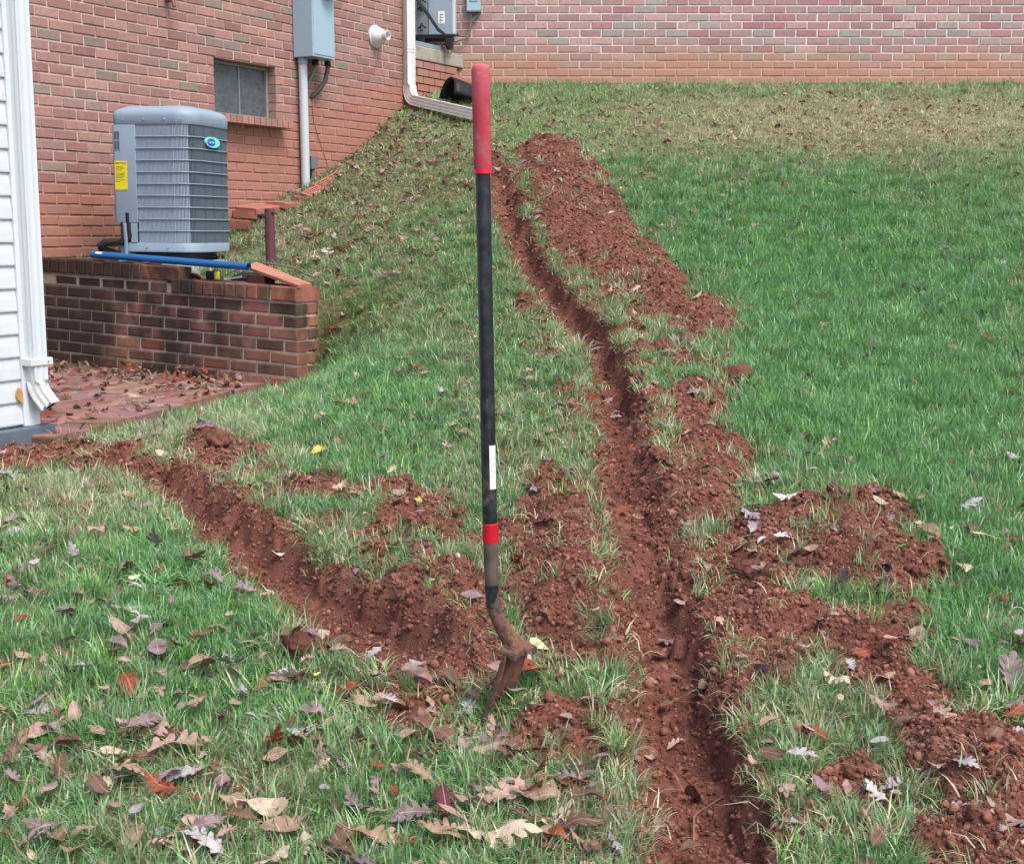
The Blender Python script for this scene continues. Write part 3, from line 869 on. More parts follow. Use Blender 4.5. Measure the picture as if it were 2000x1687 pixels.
# ------------------------------------------------------------------ brick patio
ZP = -.868
pe = [at_z(105, 852, ZP), at_z(270, 817, ZP), at_z(345, 792, ZP), at_z(440, 765, ZP), at_z(505, 746, ZP)]
pdir = (pe[3] - pe[0]); pdir.z = 0; pdir.normalize(); pnor = Vector((-pdir.y, pdir.x, 0))    # to the left
patio = thing('patio', 'old red brick patio at the foot of the retaining wall', 'patio', (pe[0].x, pe[0].y, ZP))
patio['kind'] = 'structure'
PO = pe[0].copy()
pm = [brick_mesh('paver', .198, .093, .05, 700 + i, .005) for i in range(5)]
for m_ in pm: m_.materials.append(M_pave)
npav = 0
FP = frame((0, 0, 0), pdir, Vector((0, 0, 1)), pnor * -1)     # local y up
if FP.determinant() < 0: FP = frame((0, 0, 0), -pdir, Vector((0, 0, 1)), pnor * -1)
def inside_patio(p):
    t = -((p.x - RL.x) * RN.x + (p.y - RL.y) * RN.y)
    return t < -.03
edge = []
for i in range(0, 34):         # edging course
    c = PO + pdir * (i * .1 + .05) + pnor * .1
    if not inside_patio(c): continue
    edge.append((c, math.pi / 2))
cand = []
for r in range(0, 24):
    for q in range(0, 17):
        c = PO + pdir * ((q + .5 * (r % 2)) * .208 + .05) + pnor * (.26 + r * .102)
        if not inside_patio(c): continue
        px, py = proj(c.x, c.y, ZP)
        if px < 92 or px > 560: continue
        cand.append((c, 0.0))
cand.sort(key=lambda e_: e_[0].y)
for (c, a) in (edge + cand)[:298]:
    o = bpy.data.objects.new('paver', random.choice(pm)); link(o, patio)
    dz = random.uniform(-.006, .004) - (.003 if a == 0 else 0)
    o.matrix_local = Matrix.Translation(Vector((c.x - PO.x, c.y - PO.y, dz))) @ Matrix.Rotation(a, 4, 'Z') @ FP @ Euler((random.uniform(-.02, .02), 0, random.uniform(-.02, .02))).to_matrix().to_4x4()
    o.color = [x * random.uniform(.8, 1.15) for x in random.choice(PAL_P)[:3]] + [1]
b = MB(Matrix.Translation(-Vector((PO.x, PO.y, ZP))) @ frame((PO.x, PO.y, ZP), pdir, pnor, Vector((0, 0, 1))))
b.box(.0, 3.4, .004, 2.6, -.12, -.012)
b.build('sand_bed', M_mortP, patio)

# ------------------------------------------------------------------ white sided house at the left edge
SC = at_y(42, 828, 5.72)                                   # visible corner, foot of the siding
sid = thing('sided_house', 'white vinyl sided house corner at the left edge of the photo', 'house', (SC.x, SC.y, ZP))
SO = Vector((SC.x, SC.y, ZP))
FS = frame((0, 0, 0), D, N, Vector((0, 0, 1)))
zs0 = SC.z - ZP
EXPO = .0975
lap = 0
for i in range(26):
    za = zs0 + i * EXPO
    x0, x1 = -3.0, -.0
    b = MB(FS)
    prof = [(-.012, 0), (.012, 0.0), (.013, .006), (.0095, .05), (.001, EXPO + .012), (-.012, EXPO + .012)]
    vs = [(x0, y, za + z) for (y, z) in prof] + [(x1, y, za + z) for (y, z) in prof]
    n_ = len(prof)
    fs = [(k, (k + 1) % n_, n_ + (k + 1) % n_, n_ + k) for k in range(n_)] + [tuple(range(n_))[::-1], tuple(range(n_, 2 * n_))]
    b.add(vs, fs); b.build('siding_board', M_siding, sid)
b = MB(FS); b.box(-3.0, .05, -.25, -.0125, zs0 - .011, zs0 + 2.6); b.build('sheathing', M_siding, sid)
b = MB(FS); b.box(.001, .03, -.05, .02, zs0 - .01, zs0 + 2.6); b.box(.03, .092, -.05, .014, zs0 - .012, zs0 + 2.6); b.build('corner_trim', simple('corner_vinyl', srgb(206, 214, 218), .5, .35, grime=.1), sid, bevel=.003)
b = MB(FS); b.box(-3.0, .15, -.3, .045, -.35, zs0 - .012)
f_o = b.build('foundation', M_found, sid, bevel=.012, seg=3)
# its downspout with strap and kick-out
dsp = obj('downspout', None, None, sid)
x_d, y_d = .058, .045
zk = at_y(75, 742, 5.75).z - ZP
pts = [Vector((x_d, y_d, 2.9)), Vector((x_d, y_d, zk + .5)), Vector((x_d, y_d, zk))]
Nn = Vector((0, 1, 0)); Xx = Vector((1, 0, 0))
kd = (Nn * .8 + Xx * .35).normalized()
for i in range(1, 6):
    q = i / 5 * math.radians(40)
    rr = .12
    pts.append(Vector((x_d, y_d, zk)) + kd * (rr * (1 - math.cos(q))) - Vector((0, 0, 1)) * rr * math.sin(q))
pts.append(pts[-1] + (pts[-1] - pts[-2]).normalized() * .045)
ups = [kd] * 3 + [(kd * math.cos(i / 5 * math.radians(40)) + Vector((0, 0, 1)) * math.sin(i / 5 * math.radians(40))) for i in range(1, 6)] ; ups.append(ups[-1])
ups[0:3] = [Nn] * 3
b = MB(FS); b.sweep(pts[:3], ribbed(.072, .062, 2), [Nn] * 3); b.build('gutter_pipe', M_white, dsp, smooth=True)
b = MB(FS); b.sweep(pts[2:], ribbed(.074, .064, 2), ups[2:]); b.build('kick_out', M_gut, dsp, smooth=True)
e = pts[-1]; dr = (pts[-1] - pts[-2]).normalized()
b = MB(FS); b.sweep([e - dr * .006, e - dr * .003], [(-.036, -.028), (.036, -.028), (.036, .028), (-.036, .028)], [ups[-1]] * 2); b.f.append((4, 5, 6, 7)); b.build('dark_mouth', M_dark, dsp)
zst = at_y(70, 706, 5.75).z - ZP
b = MB(FS); b.box(x_d - .058, x_d + .062, .012, y_d + .036, zst - .016, zst + .016); b.build('strap', M_gut, dsp, bevel=.004)
for zz in (zst, zst - .09):
    b = MB(FS @ Matrix.Translation((x_d + .035, y_d + .037, zz)) @ Matrix.Rotation(-math.pi / 2, 4, 'X')); b.lathe([(0, .004), (.004, .003), (.005, 0)], 8); b.build('screw', M_metal, dsp)
b = MB(FS); b.box(x_d - .042, x_d + .042, y_d - .034, y_d + .034, zk + .085, zk + .092); b.build('joint_band', M_gut, dsp, bevel=.002)
sid.location = SO

# ------------------------------------------------------------------ condenser
def rsq(s, R0, n=8):
    P = []
    RR = [R0, R0 * .8, R0 * .8, min(R0, .05)] if R0 > .06 else [R0] * 4
    for k, (sx, sy) in enumerate(((1, -1), (1, 1), (-1, 1), (-1, -1))):
        R = RR[k]
        for i in range(n + 1):
            q = math.pi / 2 * (i / n) + (k - 1) * math.pi / 2
            P.append((sx * (s / 2 - R) + R * math.cos(q), sy * (s / 2 - R) + R * math.sin(q)))
    return P
PHI = math.radians(15)
SA, RA = .575, .13
acf = at_y(377, 502, 8.72)                      # front corner, foot
e1, e2 = Vector((math.cos(PHI), -math.sin(PHI), 0)), Vector((math.sin(PHI), math.cos(PHI), 0))
acf.z -= .015
acc = acf - e1 * (SA / 2 - .02) + e2 * (SA / 2 - .02)
ac = thing('air_conditioner', 'tall grey outdoor condenser unit with yellow tag on the raised pad', 'air conditioner', acc, (0, math.radians(.6), -PHI))
H_AC = .92
zA = .045
def ring_mesh(mb, P, levels):
    """levels: list of (scale outset, z)"""
    n = len(P); vs, fs = [], []
    for (o_, z) in levels:
        for (x, y) in P:
            l = math.hypot(x, y); vs.append((x + x / l * o_, y + y / l * o_, z))
    for i in range(len(levels) - 1):
        for k in range(n): fs.append((i * n + k, i * n + (k + 1) % n, (i + 1) * n + (k + 1) % n, (i + 1) * n + k))
    fs.append(tuple(range(n))[::-1]); fs.append(tuple(range((len(levels) - 1) * n, len(levels) * n)))
    return mb.add(vs, fs)
P0 = rsq(SA, RA, 8)
b = MB(); ring_mesh(b, rsq(SA - .03, RA - .01), [(0, zA + .03), (0, zA + H_AC - .08)]); b.build('coil', M_acd, ac, smooth=True)
b = MB(); ring_mesh(b, P0, [(-.012, zA), (0, zA + .006), (0, zA + .055), (-.004, zA + .062), (-.03, zA + .062)]); b.build('base_pan', M_ac, ac, smooth=True)
b = MB(); ring_mesh(b, P0, [(.0, zA + H_AC - .105), (.004, zA + H_AC - .10), (.004, zA + H_AC - .05), (.002, zA + H_AC - .03), (-.02, zA + H_AC - .008), (-.06, zA + H_AC + .006), (-.10, zA + H_AC + .018), (-.11, zA + H_AC + .012)])
b.build('top_cover', M_ac, ac, smooth=True)
b = MB()
for rr in (.06, .11, .16, .2):
    b.tube([(rr * math.cos(q), rr * math.sin(q), zA + H_AC + .02) for q in np.linspace(0, 2 * math.pi, 33)], .003, 5, False)
for q in range(12): b.tube([(.03 * math.cos(q * math.pi / 6), .03 * math.sin(q * math.pi / 6), zA + H_AC + .022), (.21 * math.cos(q * math.pi / 6), .21 * math.sin(q * math.pi / 6), zA + H_AC + .018)], .003, 5)
b.build('fan_guard', M_slatd, ac)
b = MB(); b.box(-.20, .20, -.2, .2, -.008, zA - .003); b.build('black_plinth', M_black, ac, bevel=.01)
# louvre slats right round except the service corner
def along(P, step):
    out = []; acc_ = 0; n = len(P)
    for i in range(n):
        a, c = Vector((P[i][0], P[i][1], 0)), Vector((P[(i + 1) % n][0], P[(i + 1) % n][1], 0))
        L_ = (c - a).length; t = (step - acc_ % step) % step
        while t < L_:
            q = a.lerp(c, t / L_); tg = (c - a).normalized(); out.append((q, tg)); t += step
        acc_ += L_
    return out
bars, zt_, zb_ = [], zA + H_AC - .105, zA + .064
nb = 9
bz = [zb_ + (zt_ - zb_) * (i + 1) / (nb + 1) for i in range(nb)]
def in_service(p): return p.x < -SA / 2 + .19 and p.y < -SA / 2 + .28 and (p.x < -.11)
b1 = MB(); b2 = MB()
for (q, tg) in along(rsq(SA - .006, RA - .003), .0092):
    if in_service(q): continue
    nr = Vector((tg.y, -tg.x, 0))
    lo = b1 if nr.x < .75 else b2  # slats facing right are a darker copy, their shade painted in
    wdt = .0027 if nr.x < .75 else .0020
    M0 = frame(q, tg, nr, Vector((0, 0, 1)))
    sv_ = lo.M; lo.M = M0; lo.box(-wdt, wdt, -.008, .0, zb_, zt_); lo.M = sv_
o = b1.build('louvre_slats', M_slat, ac); o['kind'] = 'stuff'
o = b2.build('shaded_slats', M_slatd, ac); o['kind'] = 'stuff'
Pb = rsq(SA + .004, RA + .002, 8)
def arc_part(P, cond):
    return [p for p in P if cond(Vector((p[0], p[1], 0)))]
for z in bz:
    P = [p for p in Pb]
    # start after the service panel: order begins at the corner (+x,-y)
    seq = P[:]  # (+x,-y) .. (+x,+y) .. (-x,+y) .. (-x,-y)
    left = [(-.11, -SA / 2 - .002)]
    pts = [Vector((x, y, z)) for (x, y) in left] + [Vector((x, y, z)) for (x, y) in seq if not (x < -.1 and y < .0)]
    b = MB(); b.tube(pts, .0036, 6); b.build('grille_bar', M_ac, ac, smooth=True)
for sx in (-.02, .12):
    pass
for yy in (-.12, 0.0, .12):
    b = MB(); b.box(SA / 2 + .0005, SA / 2 + .004, yy - .001, yy + .001, zb_, zt_); b.build('guard_rod', M_slatd, ac)
# service panel round the left front corner
pan = [p for p in rsq(SA + .008, .035, 8)]
seq = [(-.115, -SA / 2 - .004)] + [p for p in reversed(pan) if p[0] < -.115 and p[1] < -.03] + [(-SA / 2 - .004, -.02)]
def strip(mb, seq, z0, z1, th=.012):
    n = len(seq); vs, fs = [], []
    for (x, y) in seq:
        l = math.hypot(x, y)
        for (o_, z) in ((0, z0), (0, z1), (-th, z1), (-th, z0)): vs.append((x + x / l * o_, y + y / l * o_, z))
    for i in range(n - 1):
        for k in range(4): fs.append((i * 4 + k, i * 4 + (k + 1) % 4, (i + 1) * 4 + (k + 1) % 4, (i + 1) * 4 + k))
    fs += [(0, 1, 2, 3), tuple((n - 1) * 4 + k for k in (3, 2, 1, 0))]
    return mb.add(vs, fs)
b = MB(); strip(b, seq, zA + .19, zt_ + .0); b.build('service_panel', M_ac, ac, smooth=True, bevel=.0025)
b = MB(); b.box(-.165, -.118, -SA / 2 - .004, -SA / 2 + .004, zA + .062, zA + .187); b.build('corner_post', M_ac, ac, bevel=.002)
YF = -SA / 2 - .0045
b = MB(); b.box(-.266, -.178, YF - .002, YF + .003, zA + .40, zA + .585)
yl = b.build('yellow_tag', M_yellow, ac)
yl.location = (0.0, 0, 0)
def text(body, size, M, mat, parent, name='lettering', align='CENTER'):
    cu = bpy.data.curves.new(name, 'FONT'); cu.body = body; cu.size = size; cu.align_x = align; cu.align_y = 'CENTER'; cu.extrude = .0003
    cu.materials.append(mat)
    t_ob = bpy.data.objects.new('text', cu); me = bpy.data.meshes.new_from_object(t_ob); bpy.data.objects.remove(t_ob)
    o = bpy.data.objects.new(name, me); link(o, parent); o.matrix_local = M
    return o
def face_m(x, z, y): return Matrix.Translation((x, y, z)) @ Matrix.Rotation(math.pi / 2, 4, 'X')
text('ENERGYGUIDE', .0125, face_m(-.222, zA + .570, YF - .0025), M_ink, yl)
b = MB()
for i, (w_, z) in enumerate([(.05, .607), (.062, .597), (.04, .586), (.066, .566), (.06, .556), (.066, .546), (.05, .536), (.06, .522), (.03, .512)]):
    b.box(-.258, -.258 + w_, YF - .0025, YF - .0018, zA + z - .06 - .0014, zA + z - .06 + .0014)
b.build('fine_print', M_ink, yl)
b = MB(); b.box(-.268, -.224, YF - .002, YF + .003, zA + .655, zA + .785); wl_ = b.build('rating_plate', simple('plate_grey', srgb(150, 160, 170), .4, .4, grime=.1), ac)
b = MB()
for i in range(2):
    for k in range(2): b.box(-.265 + i * .021, -.247 + i * .021, YF - .003, YF - .0015, zA + .66 + k * .06, zA + .712 + k * .06)
b.build('printed_table', simple('plate_ink', srgb(84, 94, 108), .5, .3, grime=.2), wl_)
# round badge on the right-hand face
bx = SA / 2 + .01
def ell(mb, rx, ry, x0, x1, cy, cz, n=28):
    vs = [(x0, cy + rx * math.cos(2 * math.pi * k / n), cz + ry * math.sin(2 * math.pi * k / n)) for k in range(n)] + [(x1, cy + rx * .97 * math.cos(2 * math.pi * k / n), cz + ry * .97 * math.sin(2 * math.pi * k / n)) for k in range(n)]
    fs = [(k, (k + 1) % n, n + (k + 1) % n, n + k) for k in range(n)] + [tuple(range(n)), tuple(range(n, 2 * n))]
    return mb.add(vs, fs)
zbg = zA + .715
b = MB(); ell(b, .098, .036, bx - .008, bx + .004, -.02, zbg); bd = b.build('badge', M_teal, ac)
b = MB(); ell(b, .055, .024, bx + .0045, bx + .006, -.045, zbg); b.build('blue_oval', M_badge, bd)
Mt = Matrix.Translation((bx + .0068, -.045, zbg)) @ Matrix.Rotation(math.pi / 2, 4, 'Z') @ Matrix.Rotation(math.pi / 2, 4, 'X')
text('Carrier', .027, Mt, M_paper, bd)
for (x, y) in ((-.2, YF), (-.05, -SA / 2 - .007), (.1, -SA / 2 - .007), (.22, -SA / 2 - .007)):
    for z in (zA + H_AC - .075, zA + .03):
        b = MB(Matrix.Translation((x, y, z)) @ Matrix.Rotation(math.pi / 2, 4, 'X')); b.lathe([(0, .004), (.005, .003), (.006, 0), (.006, -.004)], 8); b.build('screw', M_metal, ac)
# insulated line set
inv = ac.matrix_basis.inverted()
def loc_pts(L_): return [inv @ Vector(p) for p in L_]
pa = at_y(252, 440, 8.83); pb = at_y(252, 470, 8.82); pcx = at_y(205, 474, 8.77); pd = at_y(215, 492, 8.82); pe_ = at_y(252, 505, 8.84)
b = MB(); b.tube(loc_pts([pa + Vector((0, 0, .08)), pa, at_y(254, 462, 8.82), at_y(245, 472, 8.82), at_y(225, 472, 8.80), pcx, at_y(197, 480, 8.77), at_y(200, 488, 8.79), pd, at_y(235, 497, 8.84)]), [.022, .022, .023, .025, .024, .025, .027, .027, .025, .02], 12)
b.build('line_set', M_rubber, ac, smooth=True)
b = MB(); b.tube(loc_pts([at_y(262, 449, 8.84), at_y(263, 470, 8.84), at_y(260, 500, 8.84)]), .017, 10); b.build('line_set', M_rubber, ac, smooth=True)
b = MB(); b.tube(loc_pts([at_y(243, 436, 8.77), at_y(246, 470, 8.79), at_y(247, 505, 8.82)]), .012, 10); b.build('whip_conduit', M_ac, ac, smooth=True)

# pad under it
pad = thing('equipment_pad', 'pale concrete equipment pad under the grey condenser unit', 'pad', (acc.x, acc.y, acc.z - .09))
MP = frame((0, 0, 0), RD, -RN, Vector((0, 0, 1)))
b = MB(MP); b.box(-.30, .44, -.46, .45, -.06, .0795); b.build('pad_slab', M_conc2, pad, bevel=.012)

# ------------------------------------------------------------------ things lying on the wall
def on_cap(px, py, back=.1):
    return on_plane(px, py, RL - RN * back, RN)
p0, p1 = on_cap(180, 497, .05), on_cap(486, 521, .06)
pl = thing('blue_pipe', 'long blue plastic pipe lying along the retaining wall cap', 'pipe', p0)
b = MB(); b.tube([(0, 0, 0), (p1 - p0) * .5, p1 - p0], .0225, 18, False); b.tube([(p1 - p0), Vector((0, 0, 0))], .0195, 18, False); b.build('pipe_wall', M_blue, pl, smooth=True)
q = (p1 - p0).normalized(); side = (RN * .75 + Vector((0, 0, .65))).normalized()
b = MB(frame(q * .05 + side * .0, q, q.cross(side).normalized(), side))
vs = []; fs = []
for i in range(2):
    for k in range(5):
        a = (k - 2) * .16; vs.append((i * .055, .0233 * math.sin(a), .0233 * math.cos(a)))
for k in range(4): fs.append((k, k + 1, 6 + k, 5 + k))
b.add(vs, fs); b.build('sticker', M_paper, pl)
bp = [on_plane(px, py, RL - RN * bk, RN) for (px, py, bk) in ((480, 520, .12), (500, 511, .24), (609, 554, .16), (582, 557, .0))]
ctr = sum(bp, Vector()) / 4
pk = thing('wooden_board', 'reddish weathered board leaning on the end of the retaining wall', 'board', ctr)
nn = (bp[1] - bp[0]).cross(bp[3] - bp[0]).normalized()
if nn.z < 0: nn = -nn
b = MB(); k = 9
for i in range(k + 1):
    t = i / k; a = bp[0].lerp(bp[3], t) - ctr; c = bp[1].lerp(bp[2], t) - ctr
    j1, j2 = random.uniform(-.006, .006), random.uniform(-.004, .004)
    b.v += [tuple(a + (c - a) * (.03 * j1 * 10)), tuple(c + (c - a) * j2), tuple(c - nn * .018 + (c - a) * j2), tuple(a - nn * .018 + (c - a) * (.03 * j1 * 10))]
    if i: b.f += [tuple((i - 1) * 4 + x for x in (0, 1)) + (i * 4 + 1, i * 4), ((i - 1) * 4 + 1, (i - 1) * 4 + 2, i * 4 + 2, i * 4 + 1), ((i - 1) * 4 + 2, (i - 1) * 4 + 3, i * 4 + 3, i * 4 + 2), ((i - 1) * 4 + 3, (i - 1) * 4, i * 4, i * 4 + 3)]
b.f += [(3, 2, 1, 0), (k * 4, k * 4 + 1, k * 4 + 2, k * 4 + 3)]
b.build('plank', M_wood, pk)
# support chunk so that the board rests on something
b = MB(Matrix.Translation(bp[0].lerp(bp[2], .25) - ctr - nn * .045) @ FR.to_3x3().to_4x4()); b.box(-.07, .06, -.05, .06, -.05, .02); b.build('chock', simple('dark_chock', srgb(74, 48, 42), .9, .2), pk, bevel=.008)
tw = [at_y(512, 513, 7.85), at_y(545, 518, 7.84), at_y(575, 524, 7.82), at_y(598, 536, 7.8), at_y(612, 541, 7.78), at_y(625, 539, 7.8), at_y(638, 538, 7.8)]
b = MB(Matrix.Translation(-tw[0])); b.tube(tw, [.006, .0055, .005, .006, .005, .004, .003], 7)
o = b.build('dead_branch', M_bark, None, smooth=True); o.location = tw[0]; tag(o, 'thin bent dead branch sticking out beyond the wooden board', 'branch')
# tape measure and black pouch
c = on_cap(414, 536, .1)
tm = thing('tape_measure', 'black tape measure with yellow edge on the lower wall cap', 'tape measure', c)
b = MB(FR); b.box(-.038, .036, -.02, .02, -.03, .022); b.build('case', M_black, tm, smooth=True, bevel=.012, seg=3)
b = MB(FR); b.box(.0365, .044, -.021, .021, -.028, .016); b.build('yellow_edge', simple('tape_yellow', srgb(190, 184, 60), .5, .4), tm, bevel=.003)
b = MB(FR @ Matrix.Translation((-.012, 0, .022))); b.lathe([(.008, 0), (.008, .01), (.005, .016), (0, .016)], 10); b.build('thumb_lock', M_pvc, tm)
c = on_cap(378, 538, .1)
gl = thing('work_glove', 'crumpled black work glove beside the tape measure', 'glove', c)
b = MB(FR); b.tube([(-.03, 0, -.018), (0, .004, 0), (.03, 0, -.004), (.05, -.005, -.016)], [.012, .022, .02, .01], 10, True, .75); b.build('palm', M_rubber, gl, smooth=True)
for k in range(4):
    b = MB(FR); b.tube([(-.02, (k - 1.5) * .013, -.012), (-.045, (k - 1.5) * .015 + .004, -.012 + .004 * (k % 2)), (-.062, (k - 1.5) * .017 + .012, -.02)], [.009, .0075, .005], 8); b.build('finger', M_rubber, gl, smooth=True)
b = MB(FR); b.tube([(-.01, .02, -.012), (.012, .038, -.018), (.03, .045, -.024)], [.008, .007, .005], 8); b.build('thumb', M_rubber, gl, smooth=True)
c = on_cap(362, 535, .12); b = MB(FR); b.tube([(-.015, 0, .012), (.0, .0, 0), (.016, .0, -.012)], [.006, .008, .005], 8); o = b.build('plastic_cap', M_paper, None, smooth=True); o.location = c; tag(o, 'small white plastic bit left of the black glove', 'scrap')
c0, c1 = on_cap(438, 546, .06), on_cap(472, 541, .1)
b = MB(Matrix.Translation(-c0)); b.tube([c0, c1], .0055, 8); o = b.build('screwdriver', M_pvc, None, smooth=True); o.location = c0; tag(o, 'thin pale metal rod lying right of the tape measure', 'rod')
# black piece added to darken the gap under the board: felt scrap behind the right cap
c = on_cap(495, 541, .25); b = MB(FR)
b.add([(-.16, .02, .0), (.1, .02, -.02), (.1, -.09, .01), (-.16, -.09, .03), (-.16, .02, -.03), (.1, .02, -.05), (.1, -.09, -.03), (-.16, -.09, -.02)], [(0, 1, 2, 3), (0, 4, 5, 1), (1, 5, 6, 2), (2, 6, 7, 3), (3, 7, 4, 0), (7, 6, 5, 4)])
o = b.build('felt_scrap', M_black, None); o.location = c; tag(o, 'black felt scrap darkening the gap under the wooden board', 'felt')

# metal post
pb_ = at_y(529, 514, 8.55)
zg = gz(pb_.x, pb_.y)
post = thing('metal_post', 'short rusty brown steel post standing in the bank', 'post', (pb_.x, pb_.y, zg))
hp_ = at_y(528, 408, 8.55).z - zg
b = MB(); b.tube([(0, 0, -.1), (0, 0, hp_)], .0315, 24, False); b.tube([(0, 0, hp_), (0, 0, hp_ - .08)], .027, 24, False)
b.add([(.0315 * math.cos(q), .0315 * math.sin(q), hp_) for q in np.linspace(0, 2 * math.pi, 25)[:-1]] + [(.027 * math.cos(q), .027 * math.sin(q), hp_) for q in np.linspace(0, 2 * math.pi, 25)[:-1]], [(i, (i + 1) % 24, 24 + (i + 1) % 24, 24 + i) for i in range(24)])
b.build('steel_tube', M_post, post, smooth=True)
b = MB(Matrix.Translation((.022, -.024, hp_ - .03)) @ Matrix.Rotation(math.pi / 2, 4, 'X')); b.lathe([(0, .004), (.007, .003), (.008, 0)], 10); b.build('bolt_hole', M_dark, post)

# ------------------------------------------------------------------ meter box
mb0 = wall_px(571, 113); mbs = s_of(mb0); mbz = mb0.z
MD, MW = .215, .30
meter = thing('meter_box', 'large blue grey electric meter box with conduit on the brick wall', 'meter box', WP + D * (mbs + MW / 2) + Vector((0, 0, mbz)))
FM = FR.__class__.Identity(4); FM = frame((0, 0, 0), D, N, Vector((0, 0, 1)))
b = MB(FM); b.box(-MW / 2, MW / 2, 0.012, MD, 0, .95); b.build('enclosure', M_box, meter, bevel=.006)
b = MB(FM); b.box(-MW / 2 + .012, MW / 2 - .012, MD, MD + .005, .02, .93); b.build('cover_plate', M_box, meter, bevel=.002)
mcz = wall_px(632, -28, MD).z - mbz
b = MB(FM @ Matrix.Translation((.035, MD + .005, mcz)) @ Matrix.Rotation(-math.pi / 2, 4, 'X')); b.lathe([(.11, 0), (.11, .02), (.1, .026), (.088, .026), (.088, .07), (.08, .088), (.05, .098), (0, .1)], 36)
b.build('meter_dial', simple('meter_glass', srgb(196, 204, 206), .15, .6, grime=.1), meter, smooth=True)
cb = wall_px(597, 366, .06)
cx_ = s_of(wall_px(592, 150, .06)) - mbs - MW / 2
zbt = cb.z - mbz
b = MB(FM); b.tube([(cx_, .06, 0), (cx_, .06, -.3), (cx_ + .004, .06, zbt - .1)], .0365, 20); b.build('conduit', M_pvc, meter, smooth=True)
b = MB(FM); b.tube([(cx_, .06, -.004), (cx_, .06, -.05)], .043, 20); b.build('coupling', M_metal, meter, smooth=True)
b = MB(FM); b.tube([(cx_ + .13, .09, 0), (cx_ + .13, .09, -.06), (cx_ + .11, .07, -.13), (cx_ + .07, .03, -.22), (cx_ + .06, .02, -.3)], .017, 12); b.build('cable_elbow', M_cable, meter, smooth=True)
b = MB(FM); b.tube([(cx_ + .26, .12, .0), (cx_ + .26, .12, -.07), (cx_ + .245, .1, -.17), (cx_ + .2, .05, -.26), (cx_ + .17, .01, -.3)], .020, 12); b.build('cable_elbow', simple('cable_dark', srgb(86, 86, 82), .6, .3), meter, smooth=True)
for (xx, yy) in ((cx_ + .13, .09), (cx_ + .26, .12)):
    b = MB(FM); b.tube([(xx, yy, 0), (xx, yy, -.045)], .027, 14); b.build('coupling', M_rubber, meter, smooth=True)
b = MB(FM); b.tube([(cx_ + .075, .012, -.25), (cx_ + .08, .01, -.6), (cx_ + .07, .01, -.9), (cx_ + .075, .01, zbt)], .005, 6); b.build('earth_wire', M_black, meter)
b = MB(FM); b.tube([(cx_ + .17, .012, -.28), (cx_ + .19, .012, -.5), (cx_ + .3, .012, -.72), (cx_ + .37, .012, -.85), (cx_ + .37, .012, -1.0)], .0022, 5); b.build('loose_wire', M_bark, meter)
jb = wall_px(609, 331, .03); jx = s_of(jb) - mbs - MW / 2; jz = jb.z - mbz
b = MB(FM); b.box(jx - .045, jx + .045, .012, .065, jz, jz + .11); b.build('junction_box', M_cable, meter, bevel=.005)
b = MB(FM); b.tube([(jx + .005, .035, jz), (jx + .005, .035, zbt - .05)], .016, 12); b.build('conduit', M_cable, meter, smooth=True)

# ------------------------------------------------------------------ concrete shelf, second unit, cover, disconnect
sp0 = on_plane(803, 86, WP - N * .015, N)                                # front top edge of the shelf (left visible end)
SPN = N
sh = thing('concrete_shelf', 'mossy concrete shelf on bricks under the small heat pump', 'shelf', sp0)
b0 = MB(frame((0, 0, 0), D, N, Vector((0, 0, 1))))
LSH = (YB - .02 - sp0.y) / D.y
def shelf_len(y): return LSH
b0.box(0, LSH + .02, -.5, 0, -.128, 0); b0.build('slab', M_conc, sh, bevel=.012)
bl = MB(frame((0, 0, 0), D, N, Vector((0, 0, 1)))); bl.box(0, LSH, -.5, -.045, -.75, -.13); bl.build('mortar_core', M_mortL, sh)
bmsh = [brick_mesh('brick', .193, h1 - .011, .04, 900 + i) for i in range(3)]
for m_ in bmsh: m_.materials.append(M_brickL)
for r in range(8):
    x = 0 + (r % 2) * .1
    while x < LSH - .2:
        o = bpy.data.objects.new('brick', random.choice(bmsh)); link(o, sh)
        o.rotation_euler = frame((0, 0, 0), D, N, Vector((0, 0, 1))).to_euler()
        o.location = D * (x + .1) + N * -.038 + Vector((0, 0, -.135 - (r + .5) * h1))
        o.color = random.choice(PAL_L); x += L1
st0, st1 = at_y(815, 82, 12.3), None
FD = frame((0, 0, 0), D, N, Vector((0, 0, 1)))
b = MB(FD); b.box(.05, .62, -.05, -.012, .002, .042); b.build('metal_strip', M_metal, sh, bevel=.003)
YH = 13.38
ux0, ux1 = at_y(800, 66, YH), at_y(889, 66, YH)
hpz = at_y(850, 68, YH).z
hpu = thing('heat_pump', 'small grey heat pump with black cables behind the white downspout', 'air conditioner', ((ux0.x + ux1.x) / 2, YH + .15, hpz))
W2 = (ux1.x - ux0.x); xr = W2 / 2; xs = at_y(836, 60, YH).x - (ux0.x + ux1.x) / 2
b = MB(); b.box(-W2 / 2, xs - .003, -.14, .14, 0, .6); b.build('side_panel', simple('hp_grey', srgb(120, 128, 138), .45, .5, .1, grime=.15), hpu, bevel=.006)
b = MB(); b.box(xs + .003, xr - .03, -.142, .14, 0, .6); b.build('service_panel', M_ac, hpu, bevel=.006)
b = MB(); b.box(xr - .028, xr, -.14, .14, .01, .6); b.build('edge_panel', simple('hp_light', srgb(196, 204, 210), .45, .4), hpu, bevel=.005)
b = MB(); b.box(-W2 / 2 + .02, xr - .02, -.13, .13, -.03, -.002); b.build('base_pan', M_black, hpu, bevel=.004)
for sx in (-.5, .72):
    b = MB(); b.box(sx * W2 / 2 - .035, sx * W2 / 2 + .035, -.13, .13, -.11, -.03); b.build('rubber_foot', M_black, hpu, bevel=.008)
lx = at_y(856, 35, YH).x - hpu.location.x; lz = at_y(860, 35, YH).z - hpz
